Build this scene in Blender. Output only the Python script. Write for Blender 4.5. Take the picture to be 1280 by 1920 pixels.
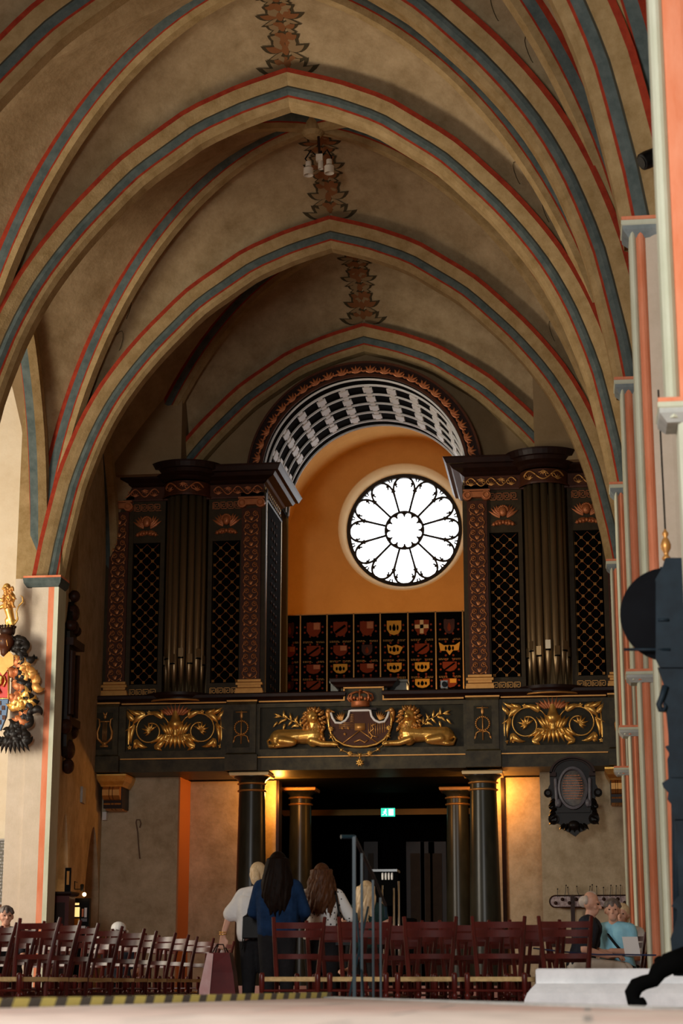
import bpy, math, random
from mathutils import Vector, Matrix
random.seed(7)
PI = math.pi
for o in list(bpy.data.objects):
    bpy.data.objects.remove(o)
SC = bpy.context.scene
COL = SC.collection

# ------------------------------------------------------------------ camera
FPX, HEYE = 3500.0, 0.43
TH, PS = math.atan(885 / FPX), math.radians(7.26)
cam_d = bpy.data.cameras.new('camera')
cam = bpy.data.objects.new('camera', cam_d)
COL.objects.link(cam)
cam.location = (0, 0, HEYE)
cam.rotation_euler = (PI / 2 + TH, 0, PS)
cam_d.sensor_fit = 'VERTICAL'
cam_d.sensor_height = 36
cam_d.sensor_width = 24
cam_d.lens = FPX / 1920 * 36
cam_d.clip_start = 0.1
cam_d.clip_end = 200
cam_d.dof.use_dof = True
cam_d.dof.focus_distance = 26
cam_d.dof.aperture_fstop = 3.2
SC.camera = cam

# ------------------------------------------------------------------ world, lights, exposure
SC.view_settings.view_transform = 'Standard'
SC.view_settings.look = 'None'
SC.view_settings.exposure = -0.35
SC.view_settings.gamma = 1.0
w = bpy.data.worlds.new('world')
SC.world = w
w.use_nodes = True
w.node_tree.nodes['Background'].inputs[0].default_value = (0.80, 0.86, 1.0, 1)
w.node_tree.nodes['Background'].inputs[1].default_value = 0.02


def area(name, loc, target, sx, sy, power, color):
    d = bpy.data.lights.new(name, 'AREA')
    d.shape = 'RECTANGLE'
    d.size, d.size_y = sx, sy
    d.energy = power
    d.color = color
    o = bpy.data.objects.new(name, d)
    o.location = loc
    o.rotation_euler = (Vector(target) - Vector(loc)).to_track_quat('-Z', 'Y').to_euler()
    COL.objects.link(o)
    return o


def point(name, loc, power, color, r=0.05):
    d = bpy.data.lights.new(name, 'POINT')
    d.energy = power
    d.color = color
    d.shadow_soft_size = r
    o = bpy.data.objects.new(name, d)
    o.location = loc
    COL.objects.link(o)
    return o


# daylight of the choir windows behind the camera and of the left aisle window, plus added fill lights
area('choir_window_light', (-5.5, -8, 3.6), (-2.5, 26, 3.0), 6, 4, 330, (1.0, 0.96, 0.88))
area('far_aisle_fill_light', (-13.6, 18.9, 5.0), (-0.5, 31.5, 5.0), 2.5, 4.5, 360, (1.0, 0.93, 0.80))  # added to brighten the right organ case and right wall, not a window
area('arcade_fill_light', (-12.3, 20.6, 3.6), (-2.6, 24.2, 11.5), 2.5, 3.5, 600, (1.0, 0.86, 0.66))  # added low in the aisle and aimed up to brighten the vault webs
area('aisle_window_light', (-13.0, 20.0, 5.0), (-8.8, 28.4, 5.5), 2.5, 5, 420, (1.0, 0.95, 0.86))
area('side_fill_light', (-3.4, 2.0, 4.2), (0.3, 12.5, 2.4), 1.5, 3.0, 1050, (1.0, 0.98, 0.95))  # added in mid-nave to brighten the right piers and the stone base
# warm lamp light in the tower room behind the organ and below the gallery, plus an added board fill
area('tower_lamp_light', (-3.7, 37.15, 7.35), (-3.8, 39.2, 9.3), 3.6, 0.3, 26, (1.0, 0.46, 0.10))
point('board_fill_light', (-2.45, 35.6, 5.9), 30, (1.0, 0.62, 0.25), 0.08)  # added warm light without a fixture, brightens the shield boards from the right
point('gallery_lamp_light_left', (-5.33, 32.95, 3.72), 75, (1.0, 0.38, 0.06), 0.06)
point('gallery_lamp_light_right', (-1.50, 32.95, 3.72), 70, (1.0, 0.38, 0.06), 0.06)


# ------------------------------------------------------------------ pixel helper: a photo point at depth Y
_f = Vector((-math.sin(PS) * math.cos(TH), math.cos(PS) * math.cos(TH), math.sin(TH)))
_r = Vector((math.cos(PS), math.sin(PS), 0))
_u = _r.cross(_f)


def P(px, py, Y):
    d = _f + _r * ((px - 640) / FPX) + _u * ((960 - py) / FPX)
    t = Y / d.y
    return Vector((d.x * t, Y, HEYE + d.z * t))


X0 = -3.68


# ------------------------------------------------------------------ materials
def nt(m):
    m.use_nodes = True
    return m.node_tree, m.node_tree.nodes['Principled BSDF']


def mat(name, c, rough=0.6, metal=0.0, c2=None, scale=4.0, mix=0.5, bump=0.0, bscale=40.0, emit=None, es=0.0,
        spec=0.5, detail=6.0, stretch=None, alpha=None, trans=0.0):
    m = bpy.data.materials.new(name)
    t, b = nt(m)
    b.inputs['Base Color'].default_value = (*c, 1)
    b.inputs['Roughness'].default_value = rough
    b.inputs['Metallic'].default_value = metal
    b.inputs['Specular IOR Level'].default_value = spec
    if trans:
        b.inputs['Transmission Weight'].default_value = trans
    L = t.links
    tc = t.nodes.new('ShaderNodeTexCoord')
    mp = t.nodes.new('ShaderNodeMapping')
    L.new(tc.outputs['Object'], mp.inputs[0])
    if stretch:
        mp.inputs['Scale'].default_value = stretch
    if c2 is not None:
        n = t.nodes.new('ShaderNodeTexNoise')
        n.inputs['Scale'].default_value = scale
        n.inputs['Detail'].default_value = detail
        n.inputs['Roughness'].default_value = 0.74 if 'plaster' in name else 0.65
        if 'plaster' in name:
            n.inputs['Detail'].default_value = 12
        L.new(mp.outputs[0], n.inputs['Vector'])
        r = t.nodes.new('ShaderNodeValToRGB')
        r.color_ramp.elements[0].position = 0.5 - mix * 0.5
        r.color_ramp.elements[1].position = 0.5 + mix * 0.5
        r.color_ramp.elements[0].color = (*c, 1)
        r.color_ramp.elements[1].color = (*c2, 1)
        L.new(n.outputs[0], r.inputs[0])
        L.new(r.outputs[0], b.inputs['Base Color'])
    if bump:
        n2 = t.nodes.new('ShaderNodeTexNoise')
        n2.inputs['Scale'].default_value = bscale
        n2.inputs['Detail'].default_value = 4
        L.new(mp.outputs[0], n2.inputs['Vector'])
        bp = t.nodes.new('ShaderNodeBump')
        bp.inputs['Strength'].default_value = bump
        bp.inputs['Distance'].default_value = 0.02
        L.new(n2.outputs[0], bp.inputs['Height'])
        L.new(bp.outputs[0], b.inputs['Normal'])
    if emit:
        b.inputs['Emission Color'].default_value = (*emit, 1)
        b.inputs['Emission Strength'].default_value = es
    return m


M = {}
M['plaster'] = mat('vault_plaster', (0.21, 0.138, 0.064), 0.9, c2=(0.46, 0.34, 0.195), scale=2.4, mix=0.5, bump=0.25, bscale=18, spec=0.1)
M['ochre'] = mat('ochre_plaster', (0.22, 0.14, 0.052), 0.9, c2=(0.43, 0.305, 0.15), scale=4, mix=0.45, bump=0.2, spec=0.1)
M['blue'] = mat('blue_grey_paint', (0.04, 0.06, 0.058), 0.85, c2=(0.13, 0.155, 0.145), scale=6, mix=0.6, spec=0.1)
M['capblue'] = mat('blue_grey_capital_paint', (0.14, 0.18, 0.19), 0.85, c2=(0.30, 0.34, 0.34), scale=6, spec=0.1)
M['capgrey'] = mat('pale_grey_capital_paint', (0.32, 0.34, 0.32), 0.85, c2=(0.52, 0.54, 0.50), scale=6, spec=0.1)
M['red'] = mat('red_line_paint', (0.20, 0.018, 0.010), 0.85, c2=(0.36, 0.05, 0.02), scale=8, spec=0.1)
M['blackline'] = mat('black_line_paint', (0.05, 0.045, 0.03), 0.9, spec=0.1)
M['orange'] = mat('orange_stripe_paint', (0.62, 0.17, 0.07), 0.85, c2=(0.78, 0.32, 0.19), scale=5, mix=0.5, stretch=(1, 1, 0.3), bump=0.15, spec=0.1)
M['green'] = mat('pale_green_stripe_paint', (0.46, 0.49, 0.35), 0.85, c2=(0.66, 0.68, 0.55), scale=3, mix=0.5, stretch=(1, 1, 0.4), bump=0.1, spec=0.1)
M['beige'] = mat('beige_pier_plaster', (0.52, 0.44, 0.33), 0.9, c2=(0.66, 0.57, 0.46), scale=2.2, bump=0.2, spec=0.1)
M['cream'] = mat('cream_wall_plaster', (0.72, 0.60, 0.42), 0.9, c2=(0.86, 0.77, 0.60), scale=1.5, mix=0.45, bump=0.25, bscale=12, spec=0.1)
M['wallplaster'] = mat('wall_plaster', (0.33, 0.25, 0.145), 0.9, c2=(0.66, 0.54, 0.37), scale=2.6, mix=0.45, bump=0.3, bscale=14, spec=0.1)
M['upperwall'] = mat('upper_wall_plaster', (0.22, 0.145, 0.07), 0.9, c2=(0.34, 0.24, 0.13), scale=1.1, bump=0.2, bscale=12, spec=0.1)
M['towerwall'] = mat('tower_orange_plaster', (0.62, 0.34, 0.10), 0.85, c2=(0.75, 0.44, 0.15), scale=1.2, bump=0.15, bscale=16, spec=0.1)
M['pale'] = mat('pale_yellow_reveal', (0.85, 0.68, 0.38), 0.8, c2=(0.9, 0.75, 0.46), scale=6)
M['marble'] = mat('green_grey_marble', (0.022, 0.017, 0.006), 0.45, c2=(0.080, 0.062, 0.026), scale=5, mix=0.35, detail=9, spec=0.25)
M['marble_panel'] = mat('dark_green_panel', (0.014, 0.012, 0.004), 0.5, c2=(0.036, 0.029, 0.011), scale=6, mix=0.4, spec=0.2)
M['column'] = mat('dark_green_marble_column', (0.012, 0.013, 0.008), 0.3, c2=(0.05, 0.05, 0.034), scale=3, mix=0.4, detail=9, spec=0.3, stretch=(1, 1, 0.35))
M['darkwood'] = mat('dark_brown_wood', (0.010, 0.004, 0.003), 0.4, c2=(0.026, 0.009, 0.005), scale=6, spec=0.25)
M['redwood'] = mat('red_brown_wood', (0.050, 0.014, 0.006), 0.45, c2=(0.09, 0.028, 0.011), scale=7, spec=0.2)
M['olivewood'] = mat('olive_marbled_wood', (0.026, 0.016, 0.006), 0.5, c2=(0.058, 0.038, 0.014), scale=7, spec=0.2)
M['black'] = mat('black_lacquer', (0.003, 0.003, 0.003), 0.35, spec=0.12)
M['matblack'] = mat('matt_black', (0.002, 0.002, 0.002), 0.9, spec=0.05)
M['gold'] = mat('gilding', (0.72, 0.36, 0.06), 0.33, metal=0.75, c2=(0.92, 0.58, 0.17), scale=12, bump=0.1)
M['oldgold'] = mat('dull_gilding', (0.52, 0.24, 0.06), 0.42, metal=0.6, c2=(0.66, 0.33, 0.09), scale=12)
M['redgold'] = mat('reddish_gilding', (0.40, 0.11, 0.035), 0.45, metal=0.4, c2=(0.55, 0.19, 0.06), scale=14)
M['scrollgold'] = mat('red_bronze_gilding', (0.34, 0.11, 0.03), 0.45, metal=0.5, c2=(0.50, 0.19, 0.055), scale=12)
M['palegold'] = mat('pale_gilding', (0.86, 0.66, 0.34), 0.4, metal=0.5)
M['silver'] = mat('silver_white_paint', (0.85, 0.84, 0.80), 0.4)
M['pipe'] = mat('organ_pipe_metal', (0.24, 0.155, 0.07), 0.33, metal=0.75, c2=(0.36, 0.25, 0.13), scale=2, stretch=(1, 1, 0.1))
M['pipe_bright'] = mat('bright_pipe_mouth', (0.75, 0.62, 0.42), 0.3, metal=0.9)
M['soffitbar'] = mat('glare_white_soffit_ribs', (0.82, 0.78, 0.70), 0.45, c2=(0.95, 0.93, 0.88), scale=8)  # white glare of the rose window put into the colour of the ribs
M['mahogany'] = mat('mahogany', (0.035, 0.005, 0.004), 0.30, c2=(0.10, 0.013, 0.009), scale=7, stretch=(1, 1, 0.3), spec=0.22)
M['rush'] = mat('rush_weave', (0.36, 0.24, 0.09), 0.8, c2=(0.62, 0.44, 0.20), scale=26, stretch=(1, 6, 1), bump=0.5, bscale=60)
M['iron'] = mat('blue_black_iron', (0.004, 0.008, 0.013), 0.6, c2=(0.012, 0.026, 0.038), scale=7, mix=0.5, spec=0.2)
M['railmetal'] = mat('dark_teal_rail_metal', (0.008, 0.026, 0.036), 0.4, spec=0.25)
M['stone'] = mat('white_grey_base_stone', (0.66, 0.68, 0.70), 0.75, c2=(0.92, 0.93, 0.94), scale=5, mix=0.5, bump=0.35, bscale=14)
M['greystone'] = mat('grey_stone', (0.28, 0.28, 0.27), 0.8, c2=(0.46, 0.46, 0.44), scale=6, bump=0.3)
M['carpet'] = mat('dusty_red_carpet', (0.30, 0.09, 0.07), 0.95, c2=(0.40, 0.13, 0.10), scale=3)
M['floorstone'] = None
M['plaque'] = mat('dark_plaque_stone', (0.13, 0.125, 0.10), 0.7, c2=(0.20, 0.19, 0.15), scale=8)
M['blackepi'] = mat('black_carved_wood', (0.005, 0.0045, 0.004), 0.4, c2=(0.018, 0.013, 0.010), scale=9, spec=0.2)
M['brownepi'] = mat('brown_black_carved_wood', (0.014, 0.006, 0.004), 0.45, c2=(0.05, 0.018, 0.010), scale=9, spec=0.2)
M['greyepi'] = mat('blue_grey_carved_frame', (0.10, 0.10, 0.12), 0.4, c2=(0.20, 0.20, 0.23), scale=9)
M['skin'] = mat('skin', (0.58, 0.30, 0.20), 0.55, c2=(0.66, 0.36, 0.25), scale=9)
M['yellow'] = mat('yellow_tape', (0.82, 0.78, 0.22), 0.5)
M['tapeblack'] = mat('black_tape', (0.07, 0.07, 0.065), 0.5)
M['white'] = mat('white_paint', (0.8, 0.8, 0.78), 0.5)
M['glasswhite'] = mat('backlit_window_glass', (0.9, 0.92, 0.95), 0.5, emit=(0.93, 0.97, 1.0), es=4.6)
M['lead'] = mat('dark_window_tracery', (0.006, 0.006, 0.006), 0.7)
M['fieldred'] = mat('red_heraldic_field', (0.60, 0.03, 0.02), 0.5)
M['heraldicblue'] = mat('blue_heraldic_field', (0.08, 0.16, 0.30), 0.5)
M['dullred'] = mat('dull_red_field', (0.26, 0.045, 0.016), 0.6, spec=0.08)
M['yellowfield'] = mat('yellow_heraldic_field', (0.85, 0.42, 0.06), 0.6, spec=0.08)
M['exitgreen'] = mat('green_lit_sign', (0.02, 0.5, 0.36), 0.5, emit=(0.02, 0.75, 0.5), es=1.4)
M['exitwhite'] = mat('white_lit_pictogram', (0.9, 1, 0.95), 0.5, emit=(0.75, 1, 0.92), es=1.6)
M['lampglow'] = mat('warm_lamp_glow', (1, 0.8, 0.5), 0.5, emit=(1.0, 0.62, 0.25), es=9)
M['caseglow'] = mat('lit_display_panel', (1, 0.75, 0.35), 0.5, emit=(1.0, 0.66, 0.24), es=1.5)
M['paintdark'] = mat('dark_ornament_paint', (0.055, 0.04, 0.02), 0.9, spec=0.05)
M['paintrust'] = mat('rust_ornament_paint', (0.19, 0.075, 0.028), 0.9, spec=0.05)
M['paintsoft'] = mat('ochre_ornament_paint', (0.23, 0.15, 0.075), 0.9, spec=0.05)


def slab_material():
    m = bpy.data.materials.new('platform_stone_slabs')
    t, b = nt(m)
    L = t.links
    tc = t.nodes.new('ShaderNodeTexCoord')
    br = t.nodes.new('ShaderNodeTexBrick')
    br.inputs['Scale'].default_value = 1.0
    br.inputs['Brick Width'].default_value = 1.1
    br.inputs['Row Height'].default_value = 0.9
    br.inputs['Mortar Size'].default_value = 0.012
    br.inputs['Color1'].default_value = (0.42, 0.28, 0.235, 1)
    br.inputs['Color2'].default_value = (0.48, 0.41, 0.355, 1)
    br.inputs['Mortar'].default_value = (0.22, 0.2, 0.18, 1)
    L.new(tc.outputs['Object'], br.inputs['Vector'])
    n = t.nodes.new('ShaderNodeTexNoise')
    n.inputs['Scale'].default_value = 7
    n.inputs['Detail'].default_value = 8
    L.new(tc.outputs['Object'], n.inputs['Vector'])
    mx = t.nodes.new('ShaderNodeMixRGB')
    mx.blend_type = 'OVERLAY'
    mx.inputs[0].default_value = 0.5
    L.new(br.outputs['Color'], mx.inputs[1])
    L.new(n.outputs[0], mx.inputs[2])
    L.new(mx.outputs[0], b.inputs['Base Color'])
    b.inputs['Roughness'].default_value = 0.6
    return m


M['floorstone'] = slab_material()


# ------------------------------------------------------------------ mesh builder
class MB:
    def __init__(s):
        s.v, s.f, s.mi, s.m = [], [], [], 0

    def face(s, idx):
        s.f.append(tuple(idx))
        s.mi.append(s.m)

    def add(s, vs, fs):
        b = len(s.v)
        s.v += [Vector(p) for p in vs]
        for f in fs:
            s.f.append(tuple(b + i for i in f))
            s.mi.append(s.m)

    def box(s, x0, x1, y0, y1, z0, z1):
        s.add([(x0, y0, z0), (x1, y0, z0), (x1, y1, z0), (x0, y1, z0), (x0, y0, z1), (x1, y0, z1), (x1, y1, z1), (x0, y1, z1)],
              [(0, 3, 2, 1), (4, 5, 6, 7), (0, 1, 5, 4), (1, 2, 6, 5), (2, 3, 7, 6), (3, 0, 4, 7)])

    def obox(s, c, ax, ay, az, hx, hy, hz):
        c, ax, ay, az = Vector(c), Vector(ax), Vector(ay), Vector(az)
        vs = [c + ax * (hx * i) + ay * (hy * j) + az * (hz * k) for k in (-1, 1) for i, j in ((-1, -1), (1, -1), (1, 1), (-1, 1))]
        s.add(vs, [(0, 3, 2, 1), (4, 5, 6, 7), (0, 1, 5, 4), (1, 2, 6, 5), (2, 3, 7, 6), (3, 0, 4, 7)])

    def prism(s, pts, y0, y1):
        """outline in the XZ plane, thickness along Y"""
        n = len(pts)
        vs = [(p[0], y0, p[1]) for p in pts] + [(p[0], y1, p[1]) for p in pts]
        s.add(vs, [tuple(range(n - 1, -1, -1)), tuple(range(n, 2 * n))] + [(i, (i + 1) % n, n + (i + 1) % n, n + i) for i in range(n)])

    def flat(s, pts, z0, z1):
        """outline in XY, thickness along Z"""
        n = len(pts)
        vs = [(p[0], p[1], z0) for p in pts] + [(p[0], p[1], z1) for p in pts]
        s.add(vs, [tuple(range(n - 1, -1, -1)), tuple(range(n, 2 * n))] + [(i, (i + 1) % n, n + (i + 1) % n, n + i) for i in range(n)])

    def loft(s, rings, closed=True, cap=True):
        b = len(s.v)
        n = len(rings[0])
        for r in rings:
            s.v += [Vector(p) for p in r]
        for k in range(len(rings) - 1):
            for i in range(n if closed else n - 1):
                j = (i + 1) % n
                s.face((b + k * n + i, b + k * n + j, b + (k + 1) * n + j, b + (k + 1) * n + i))
        if cap and closed:
            s.face([b + i for i in range(n)][::-1])
            s.face([b + (len(rings) - 1) * n + i for i in range(n)])

    def tube(s, pts, r, seg=8, cap=True, flat=1.0):
        pts = [Vector(p) for p in pts]
        n = len(pts)
        rr = r if isinstance(r, (list, tuple)) else [r] * n
        up = None
        rings = []
        for i, p in enumerate(pts):
            t = (pts[min(i + 1, n - 1)] - pts[max(i - 1, 0)])
            if t.length < 1e-9:
                t = Vector((0, 0, 1))
            t.normalize()
            if up is None:
                a = Vector((0, 1, 0)) if abs(t.y) < 0.9 else Vector((1, 0, 0))
                up = (a - t * a.dot(t)).normalized()
            else:
                up = (up - t * up.dot(t))
                if up.length < 1e-6:
                    up = t.orthogonal()
                up.normalize()
            sd = t.cross(up)
            rings.append([p + up * (math.cos(2 * PI * k / seg) * rr[i] * flat) + sd * (math.sin(2 * PI * k / seg) * rr[i]) for k in range(seg)])
        s.loft(rings, True, cap)

    def lathe(s, c, prof, seg=24, a0=0.0, a1=2 * PI, axis='Z'):
        full = abs(a1 - a0 - 2 * PI) < 1e-6
        n = seg if full else seg + 1
        rings = []
        for r, z in prof:
            ring = []
            for k in range(n):
                a = a0 + (a1 - a0) * k / seg
                if axis == 'Z':
                    ring.append((c[0] + r * math.cos(a), c[1] + r * math.sin(a), c[2] + z))
                else:
                    ring.append((c[0] + r * math.cos(a), c[1] + z, c[2] + r * math.sin(a)))
            rings.append(ring)
        s.loft(rings, full, full)

    def ell(s, c, rx, ry, rz, seg=12, rings=8, R=None):
        c = Vector(c)
        vs = [Vector((0, 0, -rz))]
        for i in range(1, rings):
            a = -PI / 2 + PI * i / rings
            for k in range(seg):
                b = 2 * PI * k / seg
                vs.append(Vector((rx * math.cos(a) * math.cos(b), ry * math.cos(a) * math.sin(b), rz * math.sin(a))))
        vs.append(Vector((0, 0, rz)))
        if R is not None:
            vs = [R @ v for v in vs]
        vs = [c + v for v in vs]
        fs = []
        for k in range(seg):
            fs.append((0, 1 + (k + 1) % seg, 1 + k))
            e = 1 + (rings - 2) * seg
            fs.append((len(vs) - 1, e + k, e + (k + 1) % seg))
        for i in range(rings - 2):
            for k in range(seg):
                a = 1 + i * seg + k
                b = 1 + i * seg + (k + 1) % seg
                fs.append((a, b, b + seg, a + seg))
        s.add(vs, fs)

    def cap(s, p0, r0, p1, r1, seg=12):
        """tapered capsule"""
        p0, p1 = Vector(p0), Vector(p1)
        d = p1 - p0
        L = max(d.length, 1e-6)
        d = d / L
        pts, rr = [], []
        for a in (-90, -60, -30, 0):
            pts.append(p0 + d * (r0 * math.sin(math.radians(a))))
            rr.append(max(r0 * math.cos(math.radians(a)), 0.0006))
        for a in (0, 30, 60, 90):
            pts.append(p1 + d * (r1 * math.sin(math.radians(a))))
            rr.append(max(r1 * math.cos(math.radians(a)), 0.0006))
        s.tube(pts, rr, seg)

    def mould(s, x0, x1, y0, y1, prof, cap=True):
        """stacked rectangular rings: prof = [(z, offset)]"""
        rings = [[(x0 - o, y0 - o, z), (x1 + o, y0 - o, z), (x1 + o, y1 + o, z), (x0 - o, y1 + o, z)] for z, o in prof]
        s.loft(rings, True, cap)

    # ---- carved ornament in an XZ plane at depth y, facing the camera side
    def leaf(s, x, z, ang, L, W, y, d=0.03, curl=0.0, n=5):
        ca, sa = math.cos(ang), math.sin(ang)
        px, pz, a = x, z, ang
        lft, mid, rgt = [], [], []
        for i in range(n + 1):
            t = i / n
            wd = W * math.sin(PI * (0.12 + 0.88 * t) ** 0.8) if i < n else 0.0
            wd = max(wd, 0.0)
            nx, nz = -math.sin(a), math.cos(a)
            lft.append((px + nx * wd * 0.5, y, pz + nz * wd * 0.5))
            rgt.append((px - nx * wd * 0.5, y, pz - nz * wd * 0.5))
            mid.append((px, y - d * (0.5 + 0.5 * math.sin(PI * t)), pz))
            px += math.cos(a) * L / n
            pz += math.sin(a) * L / n
            a += curl / n
        b = len(s.v)
        s.v += [Vector(p) for p in lft + mid + rgt]
        k = n + 1
        for i in range(n):
            s.face((b + i, b + i + 1, b + k + i + 1, b + k + i))
            s.face((b + k + i, b + k + i + 1, b + 2 * k + i + 1, b + 2 * k + i))

    def rosette(s, x, z, r, y, d=0.02, n=5):
        for k in range(n):
            a = 2 * PI * k / n + PI / 2
            s.leaf(x, z, a, r, r * 0.75, y, d, n=3)
        s.ell((x, y - d * 0.6, z), r * 0.3, d, r * 0.3, 6, 4)

    def ringxz(s, x, z, r, t, y, n=20, a0=0, a1=2 * PI):
        pts = [(x + r * math.cos(a0 + (a1 - a0) * k / n), y, z + r * math.sin(a0 + (a1 - a0) * k / n)) for k in range(n + 1)]
        s.tube(pts, t, 6)

    def line(s, pts, t, y, seg=5, taper=None):
        s.tube([(p[0], y, p[1]) for p in pts], t if taper is None else taper, seg)

    def spiral(s, x, z, r0, r1, a0, a1, t0, t1, y, n=28):
        pts, rr = [], []
        for i in range(n + 1):
            q = i / n
            r = r0 + (r1 - r0) * q
            a = a0 + (a1 - a0) * q
            pts.append((x + r * math.cos(a), y, z + r * math.sin(a)))
            rr.append(t0 + (t1 - t0) * q)
        s.tube(pts, rr, 6)
        return pts

    def mirror(s, x0, start_v=0, start_f=0):
        """mirror everything added since start about x = x0"""
        vs = [Vector((2 * x0 - p.x, p.y, p.z)) for p in s.v[start_v:]]
        off = len(s.v) - start_v
        fs = s.f[start_f:]
        mi = s.mi[start_f:]
        s.v += vs
        for f, m in zip(list(fs), list(mi)):
            s.f.append(tuple((i + off) for i in reversed(f)))
            s.mi.append(m)
        return s

    def build(s, name, mats, parent=None, smooth=False, origin=None, label=None, cat=None, group=None, kind=None, recalc=True):
        if not isinstance(mats, (list, tuple)):
            mats = [mats]
        if parent is not None:
            org = ORG.get(parent.name, Vector((0, 0, 0)))
        elif origin is not None:
            org = Vector(origin)
        else:
            org = Vector((0, 0, 0))
        me = bpy.data.meshes.new(name)
        me.from_pydata([tuple(p - org) for p in s.v], [], s.f)
        for m in mats:
            me.materials.append(m if not isinstance(m, str) else M[m])
        if len(mats) > 1:
            me.polygons.foreach_set('material_index', s.mi)
        if recalc:
            import bmesh
            bm = bmesh.new()
            bm.from_mesh(me)
            bmesh.ops.recalc_face_normals(bm, faces=bm.faces)
            bm.to_mesh(me)
            bm.free()
        if smooth:
            me.polygons.foreach_set('use_smooth', [True] * len(me.polygons))
            if smooth == 'auto':
                try:
                    me.set_sharp_from_angle(angle=math.radians(40))
                except Exception:
                    pass
        me.update()
        o = bpy.data.objects.new(name, me)
        COL.objects.link(o)
        if parent is not None:
            o.parent = parent
            ORG[o.name] = org
        else:
            o.location = org
            ORG[o.name] = org
        if label:
            o['label'] = label
        if cat:
            o['category'] = cat
        if group:
            o['group'] = group
        if kind:
            o['kind'] = kind
        return o


ORG = {}


def thing(name, label, cat, loc=(0, 0, 0), group=None, rz=0.0):
    o = bpy.data.objects.new(name, None)
    o.empty_display_size = 0.1
    COL.objects.link(o)
    o.location = loc
    o.rotation_euler = (0, 0, rz)
    o['label'] = label
    o['category'] = cat
    if group:
        o['group'] = group
    ORG[o.name] = Vector(loc)
    return o


def struct(name, mb, mats, label=None, smooth=False):
    o = mb.build(name, mats, smooth=smooth, kind='structure')
    if label:
        o['label'] = label
    return o


def blob(name, mb, m, parent=None, voxel=0.02, smooth_it=2, origin=None, **kw):
    """one continuous skin around everything in the builder"""
    o = mb.build(name, m, parent, origin=origin, recalc=False, **kw)
    md = o.modifiers.new('r', 'REMESH')
    md.mode = 'VOXEL'
    md.voxel_size = voxel
    md.use_smooth_shade = True
    if smooth_it:
        sm = o.modifiers.new('s', 'SMOOTH')
        sm.iterations = smooth_it
        sm.factor = 0.5
    dg = bpy.context.evaluated_depsgraph_get()
    me = bpy.data.meshes.new_from_object(o.evaluated_get(dg))
    o.modifiers.clear()
    old = o.data
    o.data = me
    bpy.data.meshes.remove(old)
    if not me.materials:
        me.materials.append(M[m] if isinstance(m, str) else m)
    return o


def copy_thing(root, loc, rz, label=None, group=None):
    r = root.copy()
    COL.objects.link(r)
    r.location = loc
    r.rotation_euler = (0, 0, rz)
    if label:
        r['label'] = label
    if group:
        r['group'] = group
    for ch in list(root.children):
        c = ch.copy()
        COL.objects.link(c)
        c.parent = r
        for g in ch.children:
            d = g.copy()
            COL.objects.link(d)
            d.parent = c
    return r


# ================================================================== STRUCTURE
ZS = 6.52
HW = 4.6
YB = [-3.0, 1.6, 6.1, 10.5, 14.9, 19.1, 23.3, 27.7, 32.3]
AP = [12.5, 12.5, 12.5, 12.5, 12.5, 12.5, 12.55, 12.25, 12.1]
HT = [(0, 0), (.02, .10), (.04, .2), (.1, .36), (.17, .485), (.24, .575), (.34, .675), (.5, .805), (.7, .915), (.85, .965), (1, 1)]


def hp(u):
    for (a, b), (c, d) in zip(HT, HT[1:]):
        if u <= c:
            return b + (d - b) * (u - a) / (c - a)
    return 1.0


def hd(u):
    return max(0.0, 1 - (1 - u) ** 2) ** 0.53


def hs(u):
    # smooth fit of the pointed arch
    return 0.5 * (hp(max(0, u - 0.02)) + hp(min(1, u + 0.02))) if 0.02 < u < 0.98 else hp(u)


ZK = 13.05
NU = 30


def us():
    return [((i / NU) ** 1.7) for i in range(NU + 1)]


def T_(side, Y, ap, u):
    return Vector((X0 + side * HW * (1 - u), Y, ZS + (ap - ZS) * hs(u)))


def D_(side, Ya, Yk, u):
    return Vector((X0 + side * HW * (1 - u), Ya + (Yk - Ya) * u, ZS + (ZK - ZS) * hd(u)))


def F_(side, Ya, Yk, u):
    return Vector((X0 + side * HW, Ya + (Yk - Ya) * u, ZS + (10.9 - ZS) * hs(u)))


def cell(A, B, v, u, bulge=0.28):
    p = A.lerp(B, v)
    p.z += bulge * math.sin(PI * min(1, u * 1.1) / 2) * 4 * v * (1 - v)
    return p


def webs():
    mb = MB()
    nv = 8
    for k in range(len(YB) - 1):
        Ya, Yb = YB[k], YB[k + 1]
        Yk = (Ya + Yb) / 2
        for side in (-1, 1):
            for (Y, ap) in ((Ya, AP[k]), (Yb, AP[k + 1])):
                rings = [[cell(T_(side, Y, ap, u), D_(side, Y, Yk, u), j / nv, u) for j in range(nv + 1)] for u in us()]
                mb.loft(rings, False)
                rings = [[cell(F_(side, Y, Yk, u), D_(side, Y, Yk, u), j / nv, u, 0.2) for j in range(nv + 1)] for u in us()]
                mb.loft(rings, False)
    return mb


ceil = webs().build('ceiling', 'plaster', smooth=True, kind='structure', recalc=False)
ceil['label'] = 'pale brown plastered rib vault of the nave'


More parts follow.
